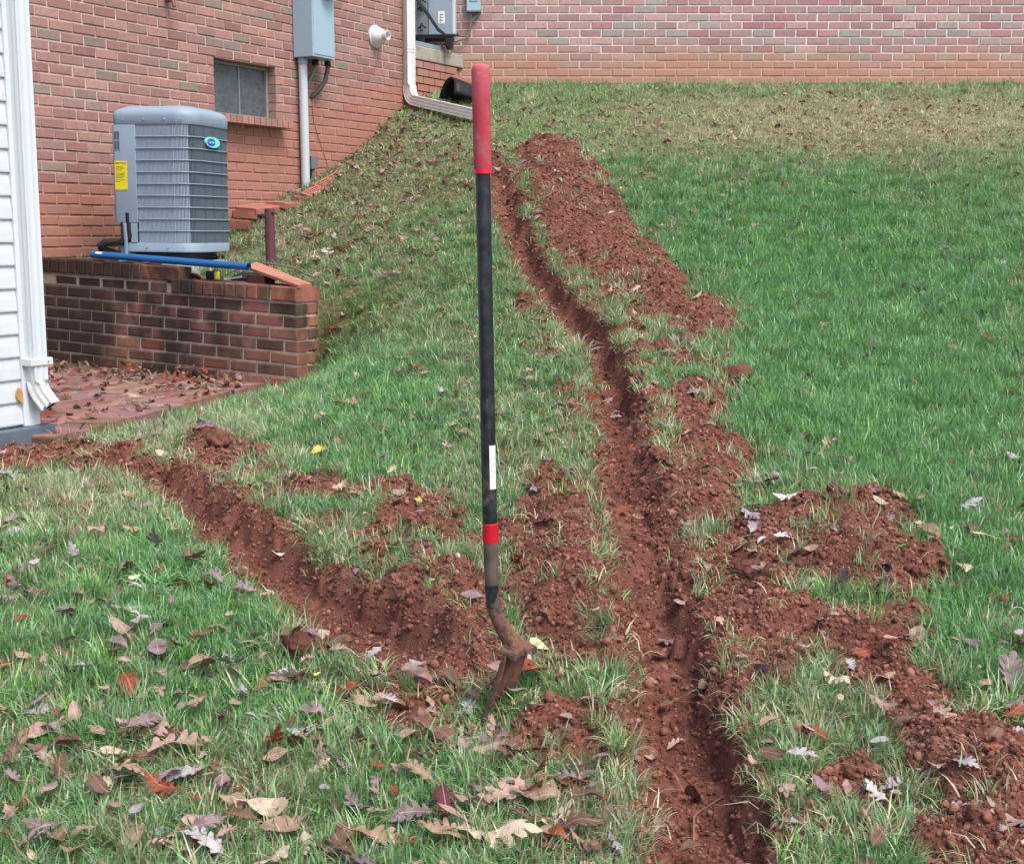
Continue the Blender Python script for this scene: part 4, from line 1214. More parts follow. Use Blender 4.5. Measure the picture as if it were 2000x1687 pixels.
b = MB(); b.box(lx, lx + .062, -.1445, -.1425, lz - .055, lz + .06); lb = b.build('rating_label', M_paper, hpu)
b = MB()
for i in range(6): b.box(lx + .012, lx + .03 + .02 * (i % 2), -.1455, -.1447, lz - .045 + i * .014, lz - .039 + i * .014)
b.build('fine_print', M_ink, lb)
for zz in (.06, .24, .3):
    b = MB(); b.tube([(xs - .1, -.15, zz), (xs - .05, -.19, zz + .02), (xs - .02, -.16, zz)], .008, 8); b.tube([(xs - .06, -.2, zz - .03), (xs - .06, -.17, zz + .04)], .012, 8); b.build('valve', M_black, hpu, smooth=True)
for k in range(3):
    off = k * .012
    b = MB(); b.tube([(xs - .16, -.2, .42 - off), (xs - .08, -.22, .3 - off), (xs + .02, -.23, .17 - off), (xs + .1, -.23, .05 - off), (xs + .17, -.2, -.005 - off * .4), (xs + .3, -.16, -.005), (xr + .02, -.13, .01)], .009, 8)
    b.build('power_cable', M_black, hpu, smooth=True)
db = at_y(925, 23, YB - .05)
dis = thing('disconnect_box', 'small pale blue disconnect box on the rear wall above the spade', 'electrical box', (db.x, YB, db.z))
wdb = 26 / F * YB
b = MB(); b.box(-wdb / 2, wdb / 2, -.085, -.008, .0, .2); b.build('enclosure', M_box, dis, bevel=.006)
b = MB(); b.box(-wdb / 2 + .03, wdb / 2 - .03, -.09, -.0855, .09, .19); b.build('cover_plate', M_metal, dis, bevel=.003)
b = MB(); b.box(-wdb / 2 - .004, wdb / 2 + .004, -.088, -.006, -.008, -.0015); b.build('drip_edge', M_cable, dis)
p_ = [Vector((.045, -.05, 0)), Vector((.04, -.05, -.03)), Vector((-.02, -.05, -.09)), Vector((-.035, -.05, -.2)), Vector((-.08, -.05, -.26)), Vector((-.18, -.07, -.29)), Vector((-.3, -.12, -.33))]
b = MB(); b.tube(p_, .011, 8); b.build('flex_conduit', M_cable, dis, smooth=True)
b = MB(); b.tube([(-.035, -.05, 0), (-.038, -.05, -.1), (-.035, -.05, -.19)], .006, 8); b.build('earth_wire', M_cable, dis, smooth=True)
# black cover leaning at the foot of the shelf
cvp = at_y(910, 190, 12.6); zg = gz(cvp.x, cvp.y)
cov = thing('black_cover', 'black curved plastic cover leaning by the brick shelf', 'cover', (cvp.x, cvp.y, zg + .03))
b = MB(); n_, m_ = 14, 8
vs, fs = [], []
for i in range(n_ + 1):
    a = math.pi * (i / n_) ;
    for k in range(m_ + 1):
        t = k / m_
        rr = .20 * (1 - .35 * t * t)
        rr = .21 * math.sqrt(max(0, 1 - (t * .98) ** 2)); vs.append((-.2 + .44 * t, rr * math.cos(a) * .9, rr * math.sin(a) * .85 + .01))
for i in range(n_):
    for k in range(m_): fs.append((i * (m_ + 1) + k, (i + 1) * (m_ + 1) + k, (i + 1) * (m_ + 1) + k + 1, i * (m_ + 1) + k + 1))
b.add(vs, fs)
o = b.build('shell', simple('black_sheet', srgb(16, 17, 19), .55, .3, grime=.3, gscale=8, gcol=srgb(40, 40, 40)), cov, smooth=True)
sl = o.modifiers.new('thickness', 'SOLIDIFY'); sl.thickness = .008
o.rotation_euler = (0, math.radians(12), math.radians(24))

# ------------------------------------------------------------------ loose bricks along the foot of the wall
def cored_brick(loc, rot, label, colr, L_=.2, W_=.092, H_=.06):
    t = thing('cored_brick', label, 'brick', loc, rot, 'loose bricks along the foot of the house wall')
    nx, ny = 9, 3
    xs_ = [-L_ / 2]; 
    for i in range(nx):
        c = -L_ / 2 + .016 + (L_ - .032) * (i + .5) / nx; xs_ += [c - .0062, c + .0062]
    xs_.append(L_ / 2)
    ys_ = [-W_ / 2]
    for i in range(ny):
        c = -W_ / 2 + .01 + (W_ - .02) * (i + .5) / ny; ys_ += [c - .007, c + .007]
    ys_.append(W_ / 2)
    b = MB(); z1 = H_
    idx = {}
    for i, x in enumerate(xs_):
        for j, y in enumerate(ys_): idx[i, j] = len(b.v); b.v.append((x, y, z1))
    for i in range(len(xs_) - 1):
        for j in range(len(ys_) - 1):
            q = (idx[i, j], idx[i + 1, j], idx[i + 1, j + 1], idx[i, j + 1])
            if i % 2 == 1 and j % 2 == 1:
                k = len(b.v)
                for a in q: x, y, z = b.v[a]; b.v.append((x, y, z1 - .045))
                for a in range(4): b.f.append((q[a], q[(a + 1) % 4], k + (a + 1) % 4, k + a))
                b.f.append((k, k + 1, k + 2, k + 3))
            else: b.f.append(q)
    b.box(-L_ / 2, L_ / 2, -W_ / 2, W_ / 2, 0, H_ - .0005)
    b.f = [f for f in b.f]
    # drop the box's own top so the cores stay open
    b.f.pop(-5)
    o = b.build('clay_body', M_loose, t); o.color = colr
    return t
def solid_brick(loc, rot, label, colr, L_=.2, W_=.1, H_=.05, name='loose_brick', cat='brick'):
    me = MB().box(-L_ / 2, L_ / 2, -W_ / 2, W_ / 2, 0, H_).mesh(name, False, .006)
    for v in me.vertices: v.co += Vector((random.uniform(-.004, .004),) * 3)
    o = obj(name, me, M_loose); o.location = loc; o.rotation_euler = rot; o.color = colr
    return tag(o, label, cat, 'loose bricks along the foot of the house wall')
aw = math.pi / 2 - A_W
for i, (px, py, yy, lab) in enumerate([(612, 378, 10.85, 'lowest cored brick in the slanting row by the white conduit'), (633, 362, 11.12, 'second cored brick up from the conduit foot'), (655, 349, 11.4, 'third cored brick up beside the house wall'), (676, 338, 11.65, 'topmost cored brick half sunk in the bank')]):
    p = at_y(px, py, yy)
    cored_brick((p.x, p.y, p.z - .03), (.30, -.35, aw + .08 * (i - 1)), lab, [c * random.uniform(.9, 1.1) for c in srgb(164, 100, 88)[:3]] + [1])
p = at_y(598, 388, 10.75); cored_brick((p.x, p.y, p.z - .05), (.15, .12, aw - 1.35), 'cored brick lying crosswise at the conduit foot', srgb(150, 92, 80))
for (px, py, yy, rz, L_, W_, H_, lab) in [(505, 400, 10.35, aw, .30, .2, .045, 'flat pinkish slab at the foot of the house wall'), (555, 392, 10.55, aw + .1, .26, .17, .045, 'flat clay slab left of the cored bricks'), (478, 413, 10.2, aw - .8, .19, .1, .06, 'tilted brick beside the condenser, half hidden by leaves'), (462, 432, 9.95, aw - .6, .2, .1, .06, 'dark brick lowest beside the condenser')]:
    p = at_y(px, py, yy); solid_brick((p.x, p.y, p.z - .055), (random.uniform(-.1, .15), random.uniform(-.12, .1), rz), lab, srgb(160, 102, 88) if 'slab' in lab else srgb(120, 70, 60), L_, W_, H_, 'clay_slab' if 'slab' in lab else 'loose_brick')

# ------------------------------------------------------------------ spade
YS = 2.87
def sp(px, py): return at_y(px, py, YS)
sh0 = sp(945, 1395)
spade = thing('spade', 'long handled spade with red grip standing upright in the lawn', 'spade', sh0)
def shaft_mat():
    k = NT('black_shaft'); p = k.pos(); n = k.noise(p, 20, 5, .7); sx = k.n('ShaderNodeSeparateXYZ'); k.l(p, sx.inputs[0])
    c = k.mix(k.mrange(n, .45, .72, 0, .6), srgb(24, 28, 34), srgb(66, 66, 66))
    sc_ = k.n('ShaderNodeMapping'); sc_.inputs['Scale'].default_value = (160, 160, 9); k.l(p, sc_.inputs[0])
    c = k.mix(k.mrange(k.noise(sc_.outputs[0], 1.0, 3, .6), .66, .74, 0, .55), c, srgb(120, 116, 112))
    mud = k.mrange(k.math('ADD', k.math('MULTIPLY', k.math('SUBTRACT', n, .5), .25), sx.outputs[2]), -.45, -.62, 0, .8)
    mud2 = k.mrange(k.noise(p, 34, 3), .48, .62, 0, 1)
    c = k.mix(k.math('MULTIPLY', mud, mud2), c, srgb(100, 84, 78))
    k.col(c).rough(k.mrange(n, .3, .7, .3, .6), .5); return k.m
def grip_mat():
    k = NT('red_grip'); p = k.pos(); n = k.noise(p, 22, 5, .6); n2 = k.noise(p, 120, 3); sx = k.n('ShaderNodeSeparateXYZ'); k.l(p, sx.inputs[0])
    c = k.mix(k.mrange(n, .38, .66, 0, .9), srgb(170, 56, 70), srgb(158, 88, 92))
    c = k.mix(k.mrange(k.noise(p, 60, 4, .7), .56, .68, 0, .5), c, srgb(132, 60, 66))
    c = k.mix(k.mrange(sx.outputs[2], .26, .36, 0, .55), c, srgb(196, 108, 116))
    c = k.mix(k.mrange(n2, .6, .75, 0, .3), c, srgb(190, 150, 150))
    k.col(c).rough(.75, .25); k.bump(n2, .15, .002); return k.m
def mud_mat(name, mud=.7):
    k = NT(name); p = k.pos(); n = k.noise(p, 26, 6, .65); n2 = k.noise(p, 110, 4, .6)
    c = k.mix(k.mrange(n, .34, .62), srgb(56, 46, 42), srgb(118, 80, 66))
    c = k.mix(k.mrange(n2, .5, .75, 0, .5), c, srgb(150, 108, 92))
    k.col(c).rough(k.mrange(n, .3, .6, .5, .9), .35); k.bump(k.math('ADD', n, n2), .6, .006); return k.m
def ferrule_mat():
    k = NT('ferrule_steel'); p = k.pos(); n = k.noise(p, 18, 5, .6)
    k.col(k.mix(k.mrange(n, .35, .7), srgb(104, 92, 84), srgb(78, 70, 64))).rough(.6, .4, .2); return k.m
M_shaft, M_grip, M_mud, M_fer = shaft_mat(), grip_mat(), mud_mat('muddy_steel', .9), ferrule_mat()
W0 = lambda p: p - sh0
gt, gb = sp(938.5, 126), sp(943, 340)
b = MB(Matrix.Translation(-sh0))
ax = (gb - gt)
b.tube([gt, gt + ax * .004, gt + ax * .012, gt + ax * .03, gt + ax * .06, gt + ax * .5, gt + ax * .955], [.009, .0125, .0165, .0188, .0195, .0195, .0188], 28)
b.build('grip', M_grip, spade, smooth=True)
b = MB(Matrix.Translation(-sh0)); b.tube([gt + ax * .9555, gt + ax * 1.0], .0187, 28); b.build('grip_ring', M_red, spade, smooth=True)
sb = sp(957, 1035)
b = MB(Matrix.Translation(-sh0)); b.tube([gt + ax * 1.0005, sb], [.0160, .0163], 28); b.build('shaft', M_shaft, spade, smooth=True)
# paper sticker curving round the shaft's right front
sx0 = gt + ax
a0, a1 = [sx0.lerp(sb, (sx0.z - sp(955, yy_).z) / (sx0.z - sb.z)) for yy_ in (868, 953)]
dirn = (a1 - a0).normalized(); sd_ = Vector((1, 0, 0)); fr_ = Vector((0, -1, 0))
b = MB(Matrix.Translation(-sh0)); vs, fs = [], []
for i in range(2):
    c = (a0, a1)[i]
    for k in range(7):
        q = math.radians(8 + k * 9.5); vs.append(c + (sd_ * math.sin(q) + fr_ * math.cos(q)) * .0170)
for k in range(6): fs.append((k, k + 1, 8 + k, 7 + k))
b.add(vs, fs); st_ = b.build('sticker', M_paper, spade)
b = MB(Matrix.Translation(-sh0)); rk = random.Random(4)
for i in range(9):
    u0 = .08 + i * .1; c = a0.lerp(a1, u0); c2 = a0.lerp(a1, u0 + rk.uniform(.02, .05)); qa, qb = math.radians(rk.uniform(14, 22)), math.radians(rk.uniform(36, 56))
    b.add([p_ + (sd_ * math.sin(q_) + fr_ * math.cos(q_)) * .0172 for p_ in (c, c2) for q_ in (qa, qb)], [(0, 1, 3, 2)])
b.build('fine_print', M_cable, st_)
c0, c1 = sp(957, 1021), sp(958.5, 1058)
b = MB(Matrix.Translation(-sh0)); cd = c1 - c0
b.tube([c0, c0 + cd * .06, c0 + cd * .1, c0 + cd * .92, c1], [.0170, .0178, .0172, .0176, .0168], 28); b.build('collar', M_red, spade, smooth=True)
f0, f1 = sp(958.5, 1050), sp(960, 1142)
b = MB(Matrix.Translation(-sh0)); b.tube([f0, f0.lerp(f1, .5), f1], [.0165, .0162, .0145], 28); b.build('ferrule', M_fer, spade, smooth=True)
nk = [sp(960, 1138), sp(961, 1165), sp(965, 1190), sp(975, 1213), sp(988, 1236), sp(1002, 1256), sp(1010, 1272)]
b = MB(Matrix.Translation(-sh0)); b.tube(nk, [.0143, .0146, .0152, .0165, .0185, .021, .019], 20); b.build('neck', M_mud, spade, smooth=True)
b = MB(Matrix.Translation(-sh0)); b.tube([sp(960, 1141), sp(961, 1160), sp(964, 1184)], [.0149, .0152, .0158], 20, False); b.build('socket_sleeve', M_shaft, spade, smooth=True)
# blade: a trough swept from the step to the tip, seen nearly edge on
bt, btip = sp(1004, 1262), sp(938, 1436)
al = (btip - bt); LB = al.length; al.normalize()
wdir = Vector((.40, .92, -.02)); wdir = (wdir - al * wdir.dot(al)).normalized()
cdir = al.cross(wdir).normalized()
if cdir.x < 0: cdir = -cdir
vs, fs = [], []; nu, nv = 16, 10
for i in range(nu + 1):
    t = i / nu
    hw = .068 * (1 - .12 * t) * (1 if t < .82 else math.sqrt(max(0, 1 - ((t - .82) / .20) ** 2)))
    for k in range(nv + 1):
        q = -1 + 2 * k / nv
        curve = .022 * q * q * (1 - .25 * t) + .010 * math.sin(t * 3.0) - .012
        vs.append(bt + al * (t * LB * (1.0)) + wdir * (hw * q) + cdir * curve)
for i in range(nu):
    for k in range(nv): fs.append((i * (nv + 1) + k, (i + 1) * (nv + 1) + k, (i + 1) * (nv + 1) + k + 1, i * (nv + 1) + k + 1))
b = MB(Matrix.Translation(-sh0)); b.add(vs, fs); o = b.build('blade', M_mud, spade, smooth=True)
mo = o.modifiers.new('thickness', 'SOLIDIFY'); mo.thickness = .006; mo.offset = 0
# socket ridge running into the blade and the two rolled foot steps
b = MB(Matrix.Translation(-sh0)); b.tube([nk[-2], nk[-1], bt + al * .05 - cdir * .006, bt + al * .12 - cdir * .004], [.02, .018, .011, .004], 14); b.build('frog', M_mud, spade, smooth=True)
for sg in (-1, 1):
    e0, e1_ = bt + wdir * (.018 * sg) + cdir * .0, bt + wdir * (.07 * sg) + cdir * .012
    b = MB(Matrix.Translation(-sh0)); vs = []
    for (p, q) in ((e0, 0), (e1_, 1)):
        for (u_, v_) in ((-.016, .004), (.020, .002), (.024, -.006), (.016, -.01), (-.014, -.003)): vs.append(p + cdir * u_ - al * v_)
    fs = [(k, (k + 1) % 5, 5 + (k + 1) % 5, 5 + k) for k in range(5)] + [(4, 3, 2, 1, 0), (5, 6, 7, 8, 9)]
    b.add(vs, fs); b.build('foot_step', M_mud, spade, bevel=.002)
#SCATTER#
# ------------------------------------------------------------------ scatter: grass, crumbs, leaf litter (uncountable) and single leaves
def gn_scatter(name, P, R, Sc, idx, tint, coll, label, cat):
    me = bpy.data.meshes.new(name); n = len(P)
    me.vertices.add(n); me.vertices.foreach_set('co', np.asarray(P, np.float32).ravel())
    def att(nm, ty, key, arr):
        a = me.attributes.new(nm, ty, 'POINT'); a.data.foreach_set(key, np.asarray(arr).ravel())
    att('rot', 'FLOAT_VECTOR', 'vector', np.asarray(R, np.float32)); att('scl', 'FLOAT', 'value', np.asarray(Sc, np.float32))
    att('idx', 'INT', 'value', np.asarray(idx, np.int32)); att('tint', 'FLOAT_COLOR', 'color', np.asarray(tint, np.float32))
    o = obj(name, me)
    ng = bpy.data.node_groups.new(name, 'GeometryNodeTree')
    ng.interface.new_socket('Geometry', in_out='INPUT', socket_type='NodeSocketGeometry')
    ng.interface.new_socket('Geometry', in_out='OUTPUT', socket_type='NodeSocketGeometry')
    N_ = ng.nodes; gi, go = N_.new('NodeGroupInput'), N_.new('NodeGroupOutput')
    ip = N_.new('GeometryNodeInstanceOnPoints'); ci = N_.new('GeometryNodeCollectionInfo')
    ci.inputs['Collection'].default_value = coll; ci.inputs['Separate Children'].default_value = True; ci.inputs['Reset Children'].default_value = True
    def na(nm, ty):
        x = N_.new('GeometryNodeInputNamedAttribute'); x.data_type = ty; x.inputs['Name'].default_value = nm
        return x.outputs['Attribute']
    er = N_.new('FunctionNodeEulerToRotation')
    L_ = ng.links.new
    L_(gi.outputs[0], ip.inputs['Points']); L_(ci.outputs[0], ip.inputs['Instance'])
    ip.inputs['Pick Instance'].default_value = True
    L_(na('idx', 'INT'), ip.inputs['Instance Index']); L_(na('rot', 'FLOAT_VECTOR'), er.inputs[0]); L_(er.outputs[0], ip.inputs['Rotation'])
    L_(na('scl', 'FLOAT'), ip.inputs['Scale']); L_(ip.outputs[0], go.inputs[0])
    md = o.modifiers.new('scatter', 'NODES'); md.node_group = ng
    return tag(o, label, cat, kind='stuff')
def proto_coll(name, meshes, mat):
    c = bpy.data.collections.new(name)
    for i, me in enumerate(meshes):
        if len(me.materials) == 0: me.materials.append(mat)
        o = bpy.data.objects.new('%s_%03d' % (name, i), me); c.objects.link(o)
    return c

# ---- surfaces one can stand a leaf on
def on_patio(x, y):
    v = Vector((x, y, 0)) - Vector((PO.x, PO.y, 0))
    a, b_ = v.dot(pdir), v.dot(pnor)
    t = -((x - RL.x) * RN.x + (y - RL.y) * RN.y)
    return a > 0 and 0.0 < b_ < 2.4 and t < .0

# ---- grass blades
def blade_tuft(seed, nb, hgt, spread, lean, wid=.0028, seg=3, flat=False):
    r = random.Random(seed); v, f, cb = [], [], []
    for i in range(nb):
        a = r.uniform(0, 2 * math.pi); rad = spread * math.sqrt(r.random())
        bx, by = rad * math.cos(a), rad * math.sin(a)
        dr = a + r.gauss(0, 1.0); L_ = hgt * r.uniform(.45, 1.15); w_ = wid * r.uniform(.6, 1.25)
        ln = lean * r.uniform(.3, 1.6) + (1.0 if flat else 0)
        k = len(v); tv = r.random()
        px_, py_, pz_ = bx, by, -.004
        th = ln * .35
        sx, sy = -math.sin(dr), math.cos(dr)
        for j in range(seg + 1):
            t = j / seg; ww = w_ * (1 - t * t * .97)
            v += [(px_ + sx * ww, py_ + sy * ww, pz_), (px_ - sx * ww, py_ - sy * ww, pz_)]
            cb += [tv, tv]
            st = L_ / seg
            th2 = min(th, 1.75)
            px_ += math.sin(th2) * math.cos(dr) * st; py_ += math.sin(th2) * math.sin(dr) * st; pz_ += math.cos(th2) * st
            th += ln * (1.0 / seg) * 1.1
        for j in range(seg): f.append((k + 2 * j, k + 2 * j + 1, k + 2 * j + 3, k + 2 * j + 2))
    me = bpy.data.meshes.new('tuft'); me.from_pydata(v, [], f); me.update()
    at = me.attributes.new('blade', 'FLOAT', 'POINT'); at.data.foreach_set('value', np.array(cb, np.float32))
    me.polygons.foreach_set('use_smooth', [True] * len(me.polygons))
    return me
def grass_mat():
    k = NT('grass_blade')
    ti = k.n('ShaderNodeAttribute', attribute_name='tint', attribute_type='INSTANCER')
    bl = k.n('ShaderNodeAttribute', attribute_name='blade')
    sp_ = k.n('ShaderNodeSeparateColor'); k.l(ti.outputs['Color'], sp_.inputs[0])
    dry, val, hue = sp_.outputs[0], sp_.outputs[1], sp_.outputs[2]
    g = k.ramp(bl.outputs['Fac'], [(0, G_COL[0]), (.35, G_COL[1]), (.7, G_COL[2]), (.95, G_COL[3])])
    g = k.mix(k.math('MULTIPLY', hue, .75), g, G_COL[4])
    d = k.ramp(bl.outputs['Fac'], [(0, D_COL[0]), (.4, D_COL[1]), (.75, D_COL[2]), (1, D_COL[3])])
    # a single blade is dry when its own number falls under the tuft's dryness
    b2 = k.math('FRACT', k.math('MULTIPLY', bl.outputs['Fac'], 7.31))
    sel = k.mrange(k.math('SUBTRACT', dry, b2), -.08, .08)
    c = k.mix(sel, g, d)
    vv = k.math('ADD', k.math('MULTIPLY', val, .95), .52)
    hs = k.n('ShaderNodeHueSaturation'); k.l(c, hs.inputs['Color']); k.l(vv, hs.inputs['Value'])
    k.col(hs.outputs[0]).rough(.36, .6)
    tr = k.n('ShaderNodeBsdfTranslucent'); k.l(hs.outputs[0], tr.inputs[0])
    mx = k.n('ShaderNodeMixShader'); mx.inputs[0].default_value = .34
    out = [x for x in k.t.nodes if x.type == 'OUTPUT_MATERIAL'][0]
    k.l(k.b.outputs[0], mx.inputs[1]); k.l(tr.outputs[0], mx.inputs[2]); k.l(mx.outputs[0], out.inputs[0])
    return k.m
G_COL = [srgb(84, 134, 36), srgb(106, 158, 54), srgb(118, 168, 86), srgb(174, 206, 162), srgb(116, 160, 128)]
D_COL = [srgb(138, 128, 96), srgb(178, 170, 136), srgb(206, 200, 172), srgb(138, 150, 108)]
M_grass = grass_mat()
tufts = [blade_tuft(i, 24, .070, .035, .9, .0017) for i in range(5)]          # 0-4 lush
tufts += [blade_tuft(20 + i, 24, .048, .04, 1.4, .0016) for i in range(5)]     # 5-9 ordinary
tufts += [blade_tuft(40 + i, 24, .034, .045, 1.7, .0016) for i in range(4)]    # 10-13 short
tufts += [blade_tuft(60 + i, 14, .065, .06, 1.0, .0014, flat=True) for i in range(4)]   # 14-17 straw lying flat
tufts += [blade_tuft(80 + i, 50, .085, .028, 1.3, .0017) for i in range(3)]     # 18-20 thick clumps
C_grass = proto_coll('grass_tufts', tufts, M_grass)
DRY = [(1650, 258, 460, 55, .8), (1750, 205, 500, 35, .4), (700, 450, 190, 150, .22), (560, 480, 150, 90, .25), (830, 300, 150, 80, .3), (1010, 880, 110, 80, .25), (130, 980, 160, 70, .35),
       (1150, 1600, 190, 100, .5), (480, 1540, 150, 80, .3), (1280, 920, 120, 100, .4), (1320, 660, 140, 60, .3), (1650, 1420, 150, 60, .3), (1150, 640, 100, 80, .25), (650, 1050, 150, 60, .2),
       (1250, 560, 160, 60, .3), (1300, 1600, 60, 120, .35), (380, 870, 150, 60, .3), (840, 640, 160, 80, .12), (250, 960, 120, 60, .2),
       (1700, 700, 300, 220, -.55), (1500, 470, 260, 110, -.35), (760, 790, 150, 90, -.3), (300, 1150, 180, 100, -.25), (1850, 1130, 160, 160, -.4), (520, 1240, 120, 70, -.3), (320, 1400, 130, 70, -.25), (700, 590, 80, 60, -.25), (860, 460, 100, 60, -.1), (980, 700, 120, 60, -.1)]
SHORT = [(1650, 250, 480, 70, .9), (700, 430, 230, 170, .45), (850, 300, 160, 90, .5), (1200, 250, 200, 60, .4), (1000, 880, 140, 90, .3), (1650, 700, 320, 260, -.6), (1850, 1120, 180, 180, -.5)]
def bumpmap(px, py, L_):
    s = np.zeros(px.shape)
    for (cx, cy, rx, ry, v) in L_: s += v * np.exp(-((px - cx) / rx) ** 2 - ((py - cy) / ry) ** 2)
    return s
def cand_points(n, ymin=1.9, ymax=13.78, umax=.52, p=1.0):
    """random plan points, more per square metre near the viewer: density ~ Y^-p"""
    # pdf in Y for the fan is Y * Y^-p
    e = 2 - p
    Y = (rng.random(n) * (ymax ** e - ymin ** e) + ymin ** e) ** (1 / e)
    u = rng.uniform(-umax, umax, n)
    return u * Y, Y
def clear_of_buildings(X, Y, m=.0):
    ok = ((X - WP.x) * N.x + (Y - WP.y) * N.y) > .02 + m
    s = (X - WP.x) * D.x + (Y - WP.y) * D.y
    # retaining wall body and patio
    rs = (X - RL.x) * RD.x + (Y - RL.y) * RD.y
    rt = -((X - RL.x) * RN.x + (Y - RL.y) * RN.y)
    ok &= ~((rs > -.1) & (rs < RLEN + .015) & (rt > -.03) & (rt < RT + .04))
    pa_ = (X - PO.x) * pdir.x + (Y - PO.y) * pdir.y; pb2 = (X - PO.x) * pnor.x + (Y - PO.y) * pnor.y
    ok &= ~((pa_ > -.05) & (pb2 > .03) & (rt < .3) & (rs < RLEN) & (pb2 < 6)) & ~((rs < 0) & (rt < .3) & (pb2 > 0))
    # sided house
    v = (X - SO.x) * D.x + (Y - SO.y) * D.y; wq = (X - SO.x) * N.x + (Y - SO.y) * N.y
    ok &= ~((v < .17) & (wq < .05))
    # equipment pad
    q1 = (X - acc.x) * RD.x + (Y - acc.y) * RD.y; q2 = -((X - acc.x) * RN.x + (Y - acc.y) * RN.y)
    ok &= ~((q1 > -.45) & (q1 < .48) & (q2 > -.5) & (q2 < .5))
    return ok & (Y < YB - .03)
def make_grass():
    X, Y = cand_points(176000, ymin=1.7, umax=.74, p=1.0)
    k = clear_of_buildings(X, Y); X, Y = X[k], Y[k]
    h, m, hp, cv, lip = height(X, Y, True, True)
    px, py = proj(X, Y, h)
    n1 = fbm(X * 2.3 + 5, Y * 2.3, 3); n2 = fbm(X * 7, Y * 7 + 3, 3)
    dry = np.clip(.26 + bumpmap(px, py, DRY) + .36 * n1 + .32 * n2, 0, 1)
    sh = bumpmap(px, py, SHORT) + .4 * n2
    bank = np.exp(-((px - 690) / 190) ** 2 - ((py - 430) / 150) ** 2)
    pk = (1 - m) ** 1.5 * (1 - .25 * bank) * (1 - .6 * sstep(.02, .4, n1 * .5 + n2 * .9)) * (1 - .35 * sstep(.05, .35, fbm(X * 19, Y * 15 + 8, 2))) * (1 - .5 * np.exp(-((X + .05) / .10) ** 2 - ((Y - 2.76) / .10) ** 2))
    clump = (sstep(.33, .5, fbm(X * 4 + 31, Y * 4, 3)) * .5 + .03) * m * (cv < .03)
    pk = np.maximum(pk, clump)
    keep = rng.random(len(X)) < pk
    X, Y, h, m, dry, sh, n2, px, py, lip, cv = [a[keep] for a in (X, Y, h, m, dry, sh, n2, px, py, lip, cv)]
    n = len(X); r = rng.random(n)
    idx = np.where(sh > .38, 10 + rng.integers(0, 4, n), np.where((sh < -.12) | (r < .2), rng.integers(0, 5, n), 5 + rng.integers(0, 5, n)))
    idx = np.where((rng.random(n) < .06 + .22 * dry), 14 + rng.integers(0, 4, n), idx)
    idx = np.where((m > .35) & (rng.random(n) < .6), 14 + rng.integers(0, 4, n), idx)
    idx = np.where((rng.random(n) < .035) & (sh < .3), 18 + rng.integers(0, 3, n), idx)
    dry = np.where(m > .35, np.clip(dry + .3, 0, 1), dry)
    sc = rng.uniform(.65, 1.2, n) * (1 + .035 * np.clip(Y - 3, 0, 9))
    rot = np.c_[rng.normal(0, .22, n), rng.normal(0, .22, n), rng.uniform(0, 6.28, n)]
    tint = np.c_[dry, np.clip(rng.normal(.5, .24, n) + .30 * n2 + .35 * np.exp(-((py - 250) / 60) ** 2), 0, 1), rng.random(n) * .8 + .2 * (rng.random(n) < .3), np.ones(n)]
    P = np.c_[X, Y, h]
    # grass hanging over the trench lips and torn sods on the spoil
    ex, er, es, ei, et = [], [], [], [], []
    for P_, wd_ in trench_plan:
        for i in range(len(P_) - 1):
            a, c = P_[i], P_[i + 1]; tv = (c - a) / (np.linalg.norm(c - a) + 1e-9); nv_ = np.array([tv[1], -tv[0]])
            cnt = int(np.linalg.norm(c - a) * 46)
            for q in range(cnt):
                t = rng.random(); s_ = 1 if rng.random() < .62 else -1
                w_ = wd_[i, 0] * .5 + .045 + abs(rng.normal(0, .03))
                p = a + (c - a) * t + nv_ * s_ * w_
                ex.append(p); er.append((rng.normal(0, .4), rng.normal(0, .4), rng.uniform(0, 6.28))); es.append(rng.uniform(.6, 1.1)); ei.append(int(rng.choice([5, 6, 7, 14, 15, 18, 19]))); et.append((np.clip(rng.normal(.42, .2), 0, 1), rng.random(), rng.random() * .6, 1))
    ex = np.array(ex); ez = height(ex[:, 0], ex[:, 1])
    P = np.r_[P, np.c_[ex, ez]]; rot = np.r_[rot, np.array(er)]; sc = np.r_[sc, es]; idx = np.r_[idx, ei]; tint = np.r_[tint, np.array(et)]
    return gn_scatter('grass', P, rot, sc, idx, tint, C_grass, 'green and straw coloured lawn grass growing over the slope', 'grass')
make_grass()

# ---- crumbs of red clay
def clod_mesh(seed, sub=1, flat=.75, amp=.28):
    bm = bmesh.new(); bmesh.ops.create_icosphere(bm, subdivisions=sub, radius=1)
    r = random.Random(seed); ph = [Vector((r.uniform(-1, 1), r.uniform(-1, 1), r.uniform(-1, 1))).normalized() for _ in range(7)]; am = [r.uniform(-1, 1) for _ in range(7)]
    for v in bm.verts:
        s = sum(a * max(0, v.co.dot(p)) ** 2 for a, p in zip(am, ph)); v.co *= 1 + amp * s + r.uniform(-.10, .10); v.co.z *= flat
    me = bpy.data.meshes.new('clod'); bm.to_mesh(me); bm.free()
    return me
def clod_mat():
    k = NT('clay_clod'); p = k.pos()
    ti = k.n('ShaderNodeAttribute', attribute_name='tint', attribute_type='INSTANCER')
    n = k.noise(p, 60, 5, .7); n3 = k.noise(p, 240, 3, .7)
    c = k.mix(k.mrange(n, .3, .7, 0, .6), ti.outputs['Color'], SOIL_D)
    c = k.mix(k.mrange(n3, .6, .8, 0, .4), c, SOIL_L)
    k.col(c).rough(.95, .15); k.bump(n, .5, .004)
    return k.m
SOIL_D, SOIL_L = srgb(90, 52, 43), srgb(170, 124, 108)
M_clod = clod_mat()
C_clod = proto_coll('clay_clods', [clod_mesh(i) for i in range(4)] + [clod_mesh(10 + i, 2) for i in range(3)], M_clod)
